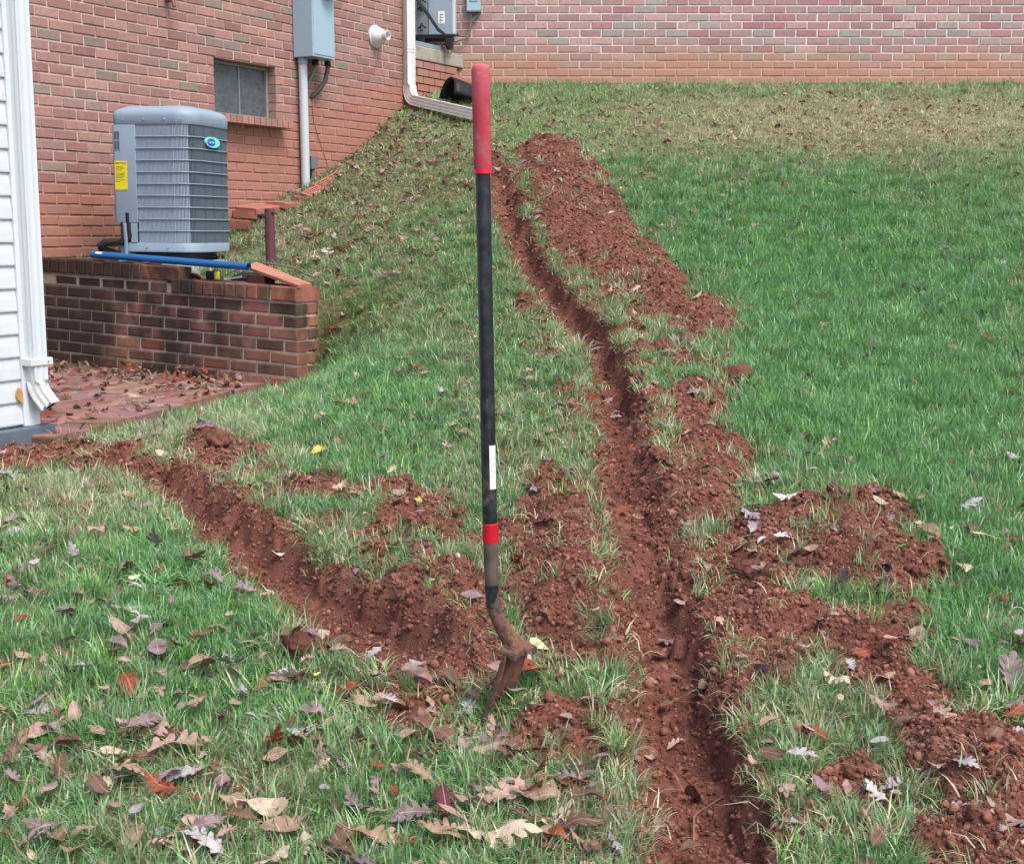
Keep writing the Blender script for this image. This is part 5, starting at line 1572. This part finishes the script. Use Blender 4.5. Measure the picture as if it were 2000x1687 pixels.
for o_ in list(C_clod.objects)[4:]: o_.data.polygons.foreach_set('use_smooth', [True] * len(o_.data.polygons))
def make_clods():
    X, Y = cand_points(1000000, p=1.4)
    k = clear_of_buildings(X, Y); X, Y = X[k], Y[k]
    m, hp, cv, lip = fields(X, Y)
    pk = np.where(m > .5, .85 * (1 - .5 * (cv > .05)), m * .5 + .0)
    near = np.zeros(X.shape)
    keep = rng.random(len(X)) < pk * .72
    X, Y = X[keep], Y[keep]
    # strays in the grass beside the heaps
    n = len(X); j = rng.random(n) < .06
    X = X + np.where(j, rng.normal(0, .16, n), 0); Y = Y + np.where(j, rng.normal(0, .22, n), 0)
    h = height(X, Y)
    s = np.clip(rng.lognormal(math.log(.0025), .52, n), .0013, .012) * (1.0 + .10 * Y)
    pal = np.array([srgb(126, 83, 71), srgb(112, 71, 60), srgb(136, 92, 79), srgb(156, 112, 98), srgb(98, 62, 53)])
    tint = pal[rng.integers(0, 5, n)] * rng.uniform(.85, 1.15, (n, 1)); tint[:, 3] = 1
    gn_scatter('soil_clods', np.c_[X, Y, h + s * .15], rng.uniform(0, 6.28, (n, 3)), s, rng.integers(0, 7, n), tint, C_clod, 'loose crumbs of red clay soil covering the spoil heaps', 'soil')
make_clods()

# ---- leaves
def leaf_mesh(kind, seed):
    r = random.Random(seed * 7 + 1); v, f = [], []
    curl, fold, twist = r.uniform(-1.0, 1.6), r.uniform(-.6, .9), r.uniform(-.6, .6)
    wa, wb, wc = r.uniform(0, 6), r.uniform(0, 6), r.uniform(.02, .05)
    bend = r.uniform(-.25, .25)
    def shape(t, y):
        x = t
        a = curl * (x - .45)
        z = .5 * curl * (x - .45) ** 2 + fold * abs(y) * (.5 + 1.1 * abs(y)) + twist * y * (x - .4)
        z += wc * math.sin(8 * x + 4 * y + wa) + wc * .8 * math.sin(11 * y - 3 * x + wb)
        return (x - .5 - .12 * abs(curl) * (x - .45) ** 2, y + bend * (x - .3) ** 2, z)
    if kind == 'oval':
        n = 12
        for i in range(n + 1):
            t = i / n
            w_ = .24 * math.sin(math.pi * min(1, t ** .82)) ** .85 + .001
            wl, wr = w_ * (1 + .05 * math.sin(23 * t)), w_ * (1 + .05 * math.sin(27 * t + 2))
            v += [shape(t, -wl), shape(t, -wl * .5), shape(t, 0), shape(t, wr * .5), shape(t, wr)]
            if i:
                k = i * 5
                for j in range(4): f.append((k - 5 + j, k - 4 + j, k + 1 + j, k + j))
    else:
        # narrow blade along the midrib, lobes growing forward out of its edges
        n = 14
        def bw(t): return (.115 if kind == 'oak' else .06) * (1 - .35 * t) * min(1, .25 + t * 5) * min(1, (1 - t) * 6 + .05)
        for i in range(n + 1):
            t = i / n; v += [shape(t, -bw(t)), shape(t, 0), shape(t, bw(t))]
            if i:
                k = i * 3
                for j in range(2): f.append((k - 3 + j, k - 2 + j, k + 1 + j, k + j))
        lobes = [(.18, .09, .9), (.38, .17, .85), (.60, .21, .7), (.80, .13, .55)] if kind == 'oak' else [(.12, .26, 1.2), (.30, .40, .8), (.55, .22, .6)]
        for sd_ in (-1, 1):
            for (t0, ln, ang) in lobes:
                t0 += r.uniform(-.03, .03); ln *= r.uniform(.8, 1.2); ang += r.uniform(-.15, .15); hw = .085 if kind == 'oak' else .10
                dx, dy = math.cos(ang), math.sin(ang); k = len(v)
                def pt(u, q): return shape(min(max(t0 + dx * ln * u - dy * q * 1.0, 0), 1.06), sd_ * (bw(min(max(t0, 0), 1)) + dy * ln * u + dx * q))
                a, c = max(t0 - hw, .01), min(t0 + hw, .99)
                ea, eb = shape(a, sd_ * bw(a)), shape(c, sd_ * bw(c)); em = shape(t0, sd_ * bw(t0))
                # rows: root (on the blade's edge), waist, shoulder, tip
                v += [ea, em, eb]
                for (u, w_) in ((.35, .056), (.68, .058), (.86, .045)): v += [pt(u, w_), pt(u + .04, 0), pt(u, -w_)]
                v += [pt(.98, .030), pt(1.16, 0), pt(1.0, -.026)]
                for q in range(4):
                    for j in range(2):
                        b0 = k + q * 3 + j; f.append((b0, b0 + 1, b0 + 4, b0 + 3) if sd_ > 0 else (b0 + 3, b0 + 4, b0 + 1, b0))
        k = len(v)        # end lobe
        for (t, w_) in ((.90, .05), (.98, .085), (1.06, .06)): v += [shape(t, -w_), shape(t + .02, 0), shape(t, w_)]
        v.append(shape(1.16, 0))
        for q in range(2):
            for j in range(2): b0 = k + q * 3 + j; f.append((b0, b0 + 1, b0 + 4, b0 + 3))
        f += [(k + 6, k + 7, k + 9), (k + 7, k + 8, k + 9)]
    k = len(v); z0 = shape(0, 0)
    for (x, z) in [(0, 0), (-.1, .01), (-.2, .03), (-.27, .06)]: v += [(z0[0] + x, z0[1] + .009, z0[2] + z), (z0[0] + x, z0[1] - .009, z0[2] + z + .004)]
    for i in range(3): f.append((k + 2 * i, k + 2 * i + 1, k + 2 * i + 3, k + 2 * i + 2))
    me = bpy.data.meshes.new('leaf_' + kind); me.from_pydata(v, [], f); me.update()
    me.polygons.foreach_set('use_smooth', [True] * len(me.polygons))
    return me
def leaf_mat(name, source):
    k = NT(name)
    if source == 'obj': base = k.n('ShaderNodeObjectInfo').outputs['Color']
    else: base = k.n('ShaderNodeAttribute', attribute_name='tint', attribute_type='INSTANCER').outputs['Color']
    oc = k.objc(); sx = k.n('ShaderNodeSeparateXYZ'); k.l(oc, sx.inputs[0])
    p = k.pos(); n = k.noise(p, 45, 4, .6); n2 = k.noise(p, 160, 3, .6)
    ay = k.math('ABSOLUTE', sx.outputs[1])
    rib = k.mrange(ay, .006, .016, 1, 0)
    vein = k.math('FRACT', k.math('MULTIPLY', k.math('SUBTRACT', sx.outputs[0], k.math('MULTIPLY', ay, .9)), 9.0))
    vein = k.mrange(k.math('ABSOLUTE', k.math('SUBTRACT', vein, .5)), .0, .09, 1, 0)
    dk = k.mix(1.0, base, (.52, .46, .44, 1), 'MULTIPLY')
    c = k.mix(k.mrange(n, .42, .7, 0, .7), base, dk)
    lt = k.mix(.45, base, srgb(214, 190, 168))
    c = k.mix(k.math('MULTIPLY', vein, .30), c, lt); c = k.mix(k.math('MULTIPLY', rib, .6), c, lt)
    c = k.mix(k.mrange(n2, .64, .74, 0, .5), c, srgb(70, 48, 40))
    k.col(c).rough(.6, .3)
    tr = k.n('ShaderNodeBsdfTranslucent'); k.l(c, tr.inputs[0]); mx = k.n('ShaderNodeMixShader'); mx.inputs[0].default_value = .12
    out = [x for x in k.t.nodes if x.type == 'OUTPUT_MATERIAL'][0]
    k.l(k.b.outputs[0], mx.inputs[1]); k.l(tr.outputs[0], mx.inputs[2]); k.l(mx.outputs[0], out.inputs[0])
    k.bump(k.math('ADD', vein, n), .25, .002)
    return k.m
M_leaf, M_leafs = leaf_mat('dry_leaf', 'obj'), leaf_mat('dry_leaf_litter', 'inst')
LM = {'oak': [leaf_mesh('oak', i) for i in range(9)], 'oval': [leaf_mesh('oval', 30 + i) for i in range(8)], 'maple': [leaf_mesh('maple', 60 + i) for i in range(3)]}
LMs = [m_.copy() for kd_ in ('oak', 'oval') for m_ in LM[kd_]]
for L_ in LM.values():
    for m_ in L_: m_.materials.append(M_leaf)
C_leaf = proto_coll('litter_leaves', LMs, M_leafs)
LCOL = {'silver-grey': (172, 164, 168), 'mauve': (138, 116, 120), 'pale-tan': (196, 176, 154), 'tan': (162, 134, 114), 'brown': (112, 82, 66), 'rust-red': (138, 62, 38), 'maroon': (98, 42, 50),
        'orange': (178, 116, 56), 'yellow': (196, 180, 84), 'cream': (216, 206, 160), 'pink-tan': (172, 140, 130), 'dark-brown': (84, 58, 48), 'bright-red': (178, 44, 38), 'grey-green': (128, 146, 120), 'white': (216, 210, 206)}
A_ = {'s': 'silver-grey', 'm': 'mauve', 'p': 'pale-tan', 't': 'tan', 'b': 'brown', 'r': 'rust-red', 'k': 'maroon', 'o': 'orange', 'y': 'yellow', 'c': 'cream', 'i': 'pink-tan', 'd': 'dark-brown', 'R': 'bright-red', 'g': 'grey-green', 'w': 'white'}
T_ = {'K': 'oak', 'O': 'oval', 'M': 'maple'}
HERO = '''45 1236 42 rO;135 1281 60 mO;246 1257 82 iO;135 1218 70 mK;216 1195 52 mK;243 1215 52 sK;388 1268 52 rK;43 1308 46 tO;86 1320 32 tO;140 1330 56 sK;10 1330 26 oO;280 1317 34 bO;402 1328 34 tO;250 1360 78 rK;577 1352 62 rK;476 1384 38 sK;540 1416 42 sK;
73 1398 38 mO;205 1378 50 tO;363 1410 46 tO;118 1426 56 bO;105 1452 50 mK;190 1458 46 tO;135 1480 80 bO;336 1468 62 kK;345 1488 100 iK;45 1520 58 mK;27 1560 42 rO;222 1498 60 pO;246 1536 74 tK;352 1550 62 sK;435 1565 62 mK;100 1574 70 iO;200 1570 52 pK;537 1508 60 tO;587 1460 42 sK;
87 1650 62 mK;225 1607 56 tO;400 1680 80 sK;548 1655 92 tO;480 1610 42 dO;622 1278 46 rO;727 1291 44 sK;838 1333 48 mK;755 1330 42 kK;840 1378 32 tO;844 1400 36 iK;620 1350 22 yO;712 1400 56 tO;897 1425 38 mO;900 1457 30 tO;893 1490 42 tO;922 1390 46 bO;1007 1378 46 sO;1048 1405 32 tO;
1052 1278 46 cO;1020 1310 22 mO;933 1275 32 bO;1107 1414 36 tO;1162 1217 24 pO;1195 1265 42 bK;813 1537 36 tO;870 1605 82 kK;985 1592 115 iK;1055 1595 84 tK;808 1625 80 mK;740 1620 54 tO;698 1603 56 mK;733 1585 38 tO;772 1580 46 rO;640 1575 46 sO;740 1670 98 tK;860 1662 76 tK;
975 1660 128 pK;1087 1672 66 rO;1070 1660 42 tO;1068 1550 58 tO;1112 1555 58 mK;1127 1530 60 dK;1175 1512 48 mO;1185 1678 38 bO;1165 1567 34 mO;1224 1620 42 mO;607 1425 54 mK;700 1473 28 oO;1310 1265 52 mK;1272 1502 34 tO;1322 1340 28 mO;1448 1295 26 tO;1572 1298 28 sO;1660 1330 40 sK;
1732 1336 50 tO;1652 1308 26 tO;1634 1362 58 pK;1724 1420 52 iK;1640 1405 28 pO;1715 1486 46 sO;1504 1450 54 tO;1572 1520 58 sK;1602 1570 66 mO;1608 1606 42 iK;1788 1513 42 pO;1836 1522 48 pK;1880 1540 48 sK;1708 1562 48 wK;1752 1555 56 sK;1752 1600 38 tO;1880 1590 54 sK;1948 1524 32 pO;
1970 1355 92 mK;1975 1415 80 mK;1985 1435 50 sK;1860 1280 42 tO;1780 1262 36 mK;1985 1226 28 sO;1880 1170 46 dO;1992 1274 32 sO;1956 1295 26 mO;1570 1620 48 bO;1608 1630 42 rO;1480 1434 16 RO;1630 874 38 wK;1672 876 28 sO;1820 888 30 mO;1836 896 26 sO;1810 928 28 yO;1980 918 44 sO;1935 922 46 bO;
1583 914 28 bO;1645 925 38 tO;1637 952 26 tO;1585 945 28 sO;1518 904 16 oO;1537 993 42 wK;1565 988 18 rO;1475 1048 42 sK;1532 1066 38 wK;1487 1072 26 wO;1582 1087 34 tO;1886 1016 50 sK;1921 1076 62 cO;1847 1063 30 cO;1793 1049 26 pO;1795 1000 30 tO;1712 1160 54 sK;1880 1118 32 bO;1628 1216 24 tO;
1994 1018 34 dO;1980 1083 34 dO;1568 865 34 tO;1915 866 34 bO;1054 633 42 bK;1030 740 40 iK;1038 778 28 bO;1063 812 32 rK;1090 806 28 mK;1150 848 28 iO;1052 866 30 tO;1308 849 32 pO;1504 806 30 cO;1483 846 20 oO;1570 867 30 mK;1324 938 36 sK;1317 900 24 bO;1043 975 34 sO;1033 962 30 mO;1068 1030 44 kK;
1065 1070 28 bO;1530 620 30 bO;1571 725 22 tO;1580 912 26 bO;1457 915 24 mO;1380 935 28 tO;1090 709 24 tO;998 315 20 pO;992 402 26 iK;993 424 22 tO;1011 433 14 yO;1069 277 18 iO;1088 340 20 sK;1094 358 16 pO;1072 255 26 tK;1140 393 14 wO;1193 420 14 wO;1285 448 24 cO;1270 457 18 bO;1257 374 26 cO;
1214 374 18 cO;1279 359 20 oO;1190 235 16 oO;1322 294 16 oO;1232 572 40 iO;1227 600 14 yO;1060 571 16 tO;1014 600 26 bO;1445 550 24 tO;1427 411 22 bO;1424 436 18 wO;1480 525 24 oO;1093 203 24 rK;1162 202 24 tK;1295 248 24 bO;893 320 20 RM;912 365 26 RM;650 645 30 RM;1930 672 58 RM;1910 280 18 oO;
1712 248 22 oO;1926 318 22 oO;1990 222 18 oO;625 892 42 yO;817 990 34 yO;773 940 30 pK;672 985 44 tK;722 1028 32 iO;797 1065 44 dK;575 1042 28 iO;545 1108 34 wO;540 952 26 tO;630 828 44 iK;570 830 24 oO;705 777 28 oO;985 822 42 mK;935 830 28 iK;345 1055 34 pO;250 985 38 tO;45 960 24 oO;20 950 46 sK;
170 920 26 bO;275 1010 40 mK;30 1035 40 mK;378 842 32 gO;265 1150 32 cO;330 1040 34 tO;475 1170 44 mK;30 1160 48 mK;80 1185 46 rO;60 1178 42 mO;20 1192 38 mK;1700 455 18 tO;1725 520 16 sO;1645 470 18 tO;1560 400 18 wO;1635 540 16 tO;1590 505 18 bO;1800 480 18 tO;1830 628 20 yO;1790 655 20 tO;
1935 606 26 sO;1720 765 20 tO;1940 830 22 tO;1670 830 22 tO;1780 600 18 oO;560 340 20 pO;745 340 16 wO;760 420 18 tO;640 500 26 wK;850 500 22 sK;690 560 22 tO;735 595 22 tO;905 560 20 oO;660 680 18 bO;830 740 26 iO;760 705 22 iO;870 610 22 rK;780 560 20 tO;690 800 22 oO;870 880 22 sO'''
leaf_specs = []
for it in HERO.replace('\n', '').split(';'):
    a = it.split(); leaf_specs.append((float(a[0]), float(a[1]), float(a[2]), A_[a[3][0]], T_[a[3][1]]))
hsm = lambda X, Y: height(X, Y, False)
lp = ground_pts([(a, b_) for a, b_, *_ in leaf_specs], hsm, y1=13.7)
rl = random.Random(99)
zone_of = lambda px, py: ('on the upper lawn' if py < 335 and px > 960 else 'on the bank' if py < 640 and px < 935 else 'on the lawn beside the patio' if px < 935 and py < 900 else
    'along the upper trench' if px < 1300 and py < 920 else 'in the long grass at right' if py < 960 else 'around the left trench' if px < 935 and py < 1140 else 'on the right spoil heaps' if px > 1400 and py < 1260 else
    'around the spade' if 700 < px < 1260 and py < 1470 else 'in the lower left grass' if px <= 700 else 'in bottom grass below the spade' if px < 1260 else 'beside the lower trench')
LMK = {'on the upper lawn': ((945, 130), 'spade grip'), 'on the bank': ((528, 410), 'steel post'), 'on the lawn beside the patio': ((605, 740), 'retaining wall corner'), 'along the upper trench': ((950, 700), 'spade shaft'),
       'in the long grass at right': ((2000, 600), 'right photo edge'), 'around the left trench': ((80, 800), 'white downspout'), 'on the right spoil heaps': ((950, 1390), 'spade blade'), 'around the spade': ((950, 1390), 'spade blade'),
       'in the lower left grass': ((950, 1390), 'spade blade'), 'in bottom grass below the spade': ((950, 1390), 'spade blade'), 'beside the lower trench': ((950, 1390), 'spade blade')}
ORD = ['nearest', 'second nearest', 'third nearest', 'fourth nearest', 'fifth nearest', 'sixth nearest', 'seventh nearest', 'eighth nearest', 'ninth nearest', 'tenth nearest', 'eleventh nearest', 'twelfth nearest', 'thirteenth nearest', 'fourteenth nearest', 'fifteenth nearest', 'sixteenth nearest']
groups = {}
for i, (px, py, sz, cn, ty) in enumerate(leaf_specs): groups.setdefault((cn, ty, zone_of(px, py)), []).append(i)
labels = {}
for (cn, ty, z), L_ in groups.items():
    (lx_, ly_), ln_ = LMK[z]
    L_.sort(key=lambda i: math.hypot(leaf_specs[i][0] - lx_, leaf_specs[i][1] - ly_))
    for k_, i in enumerate(L_):
        kind_w = {'oak': 'oak leaf', 'oval': 'oval leaf', 'maple': 'maple leaf'}[ty]
        labels[i] = '%s %s %s' % (cn, kind_w, z) + ('' if len(L_) == 1 else ', %s to the %s' % (ORD[min(k_, 15)], ln_))
lz_all, lm_all, _, lcv, _ = height(lp[:, 0], lp[:, 1], True, True)
for i, (px, py, sz, cn, ty) in enumerate(leaf_specs):
    x, y = lp[i]
    size = sz / (F / y) * (1.15 if ty != 'oval' else .95)
    me = rl.choice(LM[ty])
    o = bpy.data.objects.new('fallen_leaf', me); COL.objects.link(o)
    z = lz_all[i] + (.014 if lm_all[i] > .4 else .026 if py < 900 else .040 if px < 1400 else .05)
    if on_patio(x, y): z = ZP + .012
    o.location = (x, y, z)
    wide = rl.random() < .75
    yaw = rl.choice([0, math.pi]) + rl.gauss(0, .55) if wide else rl.uniform(0, 6.28)
    tilt = rl.gauss(.10, .22)                         # many stand up a little against the blades, facing down the slope
    o.rotation_mode = 'XYZ'
    o.rotation_euler = (tilt, rl.gauss(0, .2), yaw)
    R_ = Matrix.Rotation(tilt, 4, 'X') @ Matrix.Rotation(rl.gauss(0, .18), 4, 'Y') @ Matrix.Rotation(yaw, 4, 'Z')
    o.rotation_euler = R_.to_euler()
    o.scale = (size, size * rl.uniform(.9, 1.2), size * rl.uniform(.7, 1.3))
    c = srgb(*LCOL[cn]); f_ = rl.uniform(.78, 1.12); o.color = (c[0] * f_, c[1] * f_, c[2] * f_, 1)
    tag(o, labels[i], 'leaf', 'fallen leaves on the lawn')

def make_litter():
    X, Y = cand_points(60000, ymin=2.0, umax=.6, p=.75)
    k = (((X - WP.x) * N.x + (Y - WP.y) * N.y) > .03) & (Y < YB - .04)
    X, Y = X[k], Y[k]
    rs = (X - RL.x) * RD.x + (Y - RL.y) * RD.y; rt = -((X - RL.x) * RN.x + (Y - RL.y) * RN.y)
    v = (X - SO.x) * D.x + (Y - SO.y) * D.y; wq = (X - SO.x) * N.x + (Y - SO.y) * N.y
    k = ~((rs > -.1) & (rs < RLEN + .01) & (rt > -.02) & (rt < RT + .02)) & ~((v < .18) & (wq < .06))
    X, Y = X[k], Y[k]
    pt = np.array([on_patio(a, b_) for a, b_ in zip(X, Y)])
    h, m, hp, cv, lip = height(X, Y, True, True)
    h = np.where(pt, ZP + .006, h + .012)
    px, py = proj(X, Y, h)
    dw = (X - WP.x) * N.x + (Y - WP.y) * N.y                      # distance from the house wall
    rt = -((X - RL.x) * RN.x + (Y - RL.y) * RN.y)
    pk = .085 + .02 * (px > 1350) + .10 * sstep(1050, 1500, py) * (1 - .5 * m) * (px < 1300) + .05 * sstep(.1, .4, fbm(X * 2.2, Y * 2.2, 3))
    pk = pk + .75 * np.exp(-(dw / .55) ** 2) * (Y > 9.3) * (py > 150)
    pk = pk + .45 * np.exp(-((px - 640) / 170) ** 2 - ((py - 460) / 120) ** 2)
    pk = pk + .35 * np.exp(-((px - 850) / 140) ** 2 - ((py - 290) / 90) ** 2) + .14 * np.exp(-((px - 1050) / 130) ** 2 - ((py - 215) / 40) ** 2)
    pk = pk + .05 * (px > 960) * (py < 330)
    pk = pk + .10 * np.exp(-((px - 60) / 140) ** 2 - ((py - 1000) / 120) ** 2) + .25 * np.exp(-((px - 300) / 130) ** 2 - ((py - 845) / 30) ** 2)
    pk = pk * (1 - .65 * m)
    pk = pk + .30 * np.exp(-((px - 130) / 130) ** 2 - ((py - 890) / 30) ** 2)
    pk = np.where(pt, .10 + .9 * np.exp(-((rt + .0) / .28) ** 2) * sstep(520, 240, px) + .55 * np.exp(-((px - 430) / 90) ** 2 - ((py - 755) / 16) ** 2), pk)
    inpad = (np.abs(X - acc.x) < .35) & (np.abs(Y - acc.y) < .3)
    keep = (rng.random(len(X)) < pk) & ~inpad
    X, Y, h, pt, rt, py = X[keep], Y[keep], h[keep], pt[keep], rt[keep], py[keep]
    n = len(X)
    h = h + np.where(pt, rng.random(n) * .05 * np.exp(-(rt / .25) ** 2), rng.random(n) * np.where(py > 1050, .04, .02))
    pal = np.array([srgb(*LCOL[c]) for c in ('tan', 'brown', 'mauve', 'brown', 'pink-tan', 'tan', 'rust-red', 'pale-tan', 'mauve', 'pink-tan', 'silver-grey')])
    pi_ = rng.integers(0, 11, n); pi_ = np.where(pt | (rng.random(n) < .35), rng.choice([0, 1, 1, 2, 3, 6, 4], n), pi_)
    tint = pal[pi_] * rng.uniform(.75, 1.1, (n, 1)); tint[:, 3] = 1
    sc = np.clip(rng.normal(.054, .020, n), .02, .10)
    tl = np.where(pt, .35, .3)
    gn_scatter('leaf_litter', np.c_[X, Y, h], np.c_[rng.normal(.12, tl), rng.normal(0, tl), rng.uniform(0, 6.28, n)], sc, rng.integers(0, len(LMs), n), tint, C_leaf, 'small dry brown leaves drifted along the house wall and patio', 'leaves')
    print('litter', n)
make_litter()

# ---- larger clods, stones and roots one could pick up
M_bigclod = M_ground
def big(px, py, szp, label, name='earth_clod', cat='clod', matr=None, flat=.7, seed=0, colr=None):
    x, y = ground_pts([(px, py)], hsm)[0]
    s = szp / (F / y) * .5
    me = clod_mesh(300 + seed, 4, flat, .35)
    from mathutils import noise as mno
    for v in me.vertices: v.co *= 1 + .30 * mno.fractal(v.co * 2.2 + Vector((seed * 3.7, 0, 0)), 1.0, 2.0, 4) + .10 * mno.noise(v.co * 9)
    for v in me.vertices:
        q = v.co * 3.1; v.co *= 1 + .10 * math.sin(q.x * 2.3 + seed) * math.sin(q.y * 3.1 + 1) + .05 * math.sin(q.z * 7 + q.x * 5)
    at = me.attributes.new('soil', 'FLOAT', 'POINT'); at.data.foreach_set('value', np.ones(len(me.vertices), np.float32))
    me.polygons.foreach_set('use_smooth', [True] * len(me.polygons))
    o = obj(name, me, matr or M_bigclod); o.location = (x, y, gz(x, y) + s * flat * .3); o.scale = (s, s * .8, s); o.rotation_euler = (0, 0, seed * 1.3)
    return tag(o, label, cat, 'clods and stones on the dug soil')
CL = [(1480, 1130, 78, 'large dark overturned clod at the left edge of the right spoil heap'), (1302, 690, 52, 'torn sod clod lying right of the upper trench bend'), (745, 1236, 40, 'fist sized clod in the floor of the left trench'), (512, 893, 52, 'dark sod clod at the top of the left trench'),
      (868, 1140, 56, 'rounded clod crowning the heap left of the spade'), (1438, 745, 54, 'grassy clod at the end of the middle spoil strip'), (590, 1282, 70, 'flat reddish clod lying in the grass left of the spade'), (1045, 1085, 56, 'upright clod just right of the spade collar'),
      (1360, 710, 34, 'small clod below the torn sod'), (420, 870, 58, 'loose clod near the patio edge'), (1285, 915, 40, 'clod in the middle of the shallow trench'), (1795, 1130, 34, 'clod on the right tip of the spoil heap'), (660, 1010, 34, 'clod between the left trench and the yellow leaves')]
for i, (a, b_, s_, lb) in enumerate(CL): big(a, b_, s_, lb, seed=i)
M_stone = simple('field_stone', srgb(150, 128, 120), .7, .3, grime=.4, gscale=40, bump=.3)
for i, (a, b_, s_, lb) in enumerate([(1957, 1636, 28, 'rounded grey stone on the lower right spoil heap'), (1788, 1620, 22, 'small pinkish stone on the lower right spoil heap')]): big(a, b_, s_, lb, 'field_stone', 'stone', M_stone, .6, 40 + i)
M_root = simple('root_bark', srgb(140, 98, 80), .85, .2, grime=.4, gscale=40)
def root(pp, r0, label, name='tree_root'):
    g = ground_pts(pp, hsm); pts = [Vector((x, y, gz(x, y) + .008 + .012 * (i % 2))) for i, (x, y) in enumerate(g)]
    # smooth the polyline
    out = []
    for i in range(len(pts) - 1):
        for t in (0, .33, .66): out.append(pts[i].lerp(pts[i + 1], t))
    out.append(pts[-1])
    b = MB(Matrix.Translation(-pts[0])); b.tube(out, [r0 * (1 - .6 * i / len(out)) for i in range(len(out))], 6)
    o = b.build(name, M_root, None, smooth=True); o.location = pts[0]; return tag(o, label, 'root', 'roots in the dug soil')
root([(1355, 1660), (1355, 1610), (1362, 1596), (1410, 1592)], .003, 'bent pale root in the lower trench floor')
root([(1302, 1510), (1318, 1535), (1335, 1556)], .003, 'straight root on the left side of the lower trench')
root([(1432, 1560), (1440, 1535), (1455, 1515)], .003, 'short root poking from the right side of the lower trench')
root([(1235, 1055), (1270, 1070), (1305, 1082)], .004, 'thin stick lying across the shallow trench', 'fallen_stick')
root([(1690, 1523), (1750, 1538), (1815, 1543)], .0045, 'brown stick among pale leaves on the lower right', 'fallen_stick')
root([(1330, 1374), (1355, 1385), (1382, 1394)], .002, 'fine root across the lower trench head')

# dry leaf stuck on the siding beside the trim
p = Vector((SO.x, SO.y, 0)) + D * -.02 + N * .022; p.z = at_y(40, 770, 5.75).z
o = bpy.data.objects.new('stuck_leaf', LM['oval'][2]); COL.objects.link(o)
o.location = p; o.rotation_euler = (math.radians(90), math.radians(80), math.pi / 2 - A_W); o.scale = (.075, .075, .02); o.color = srgb(196, 140, 84)
tag(o, 'orange-tan leaf stuck upright on the white siding beside the downspout', 'leaf')
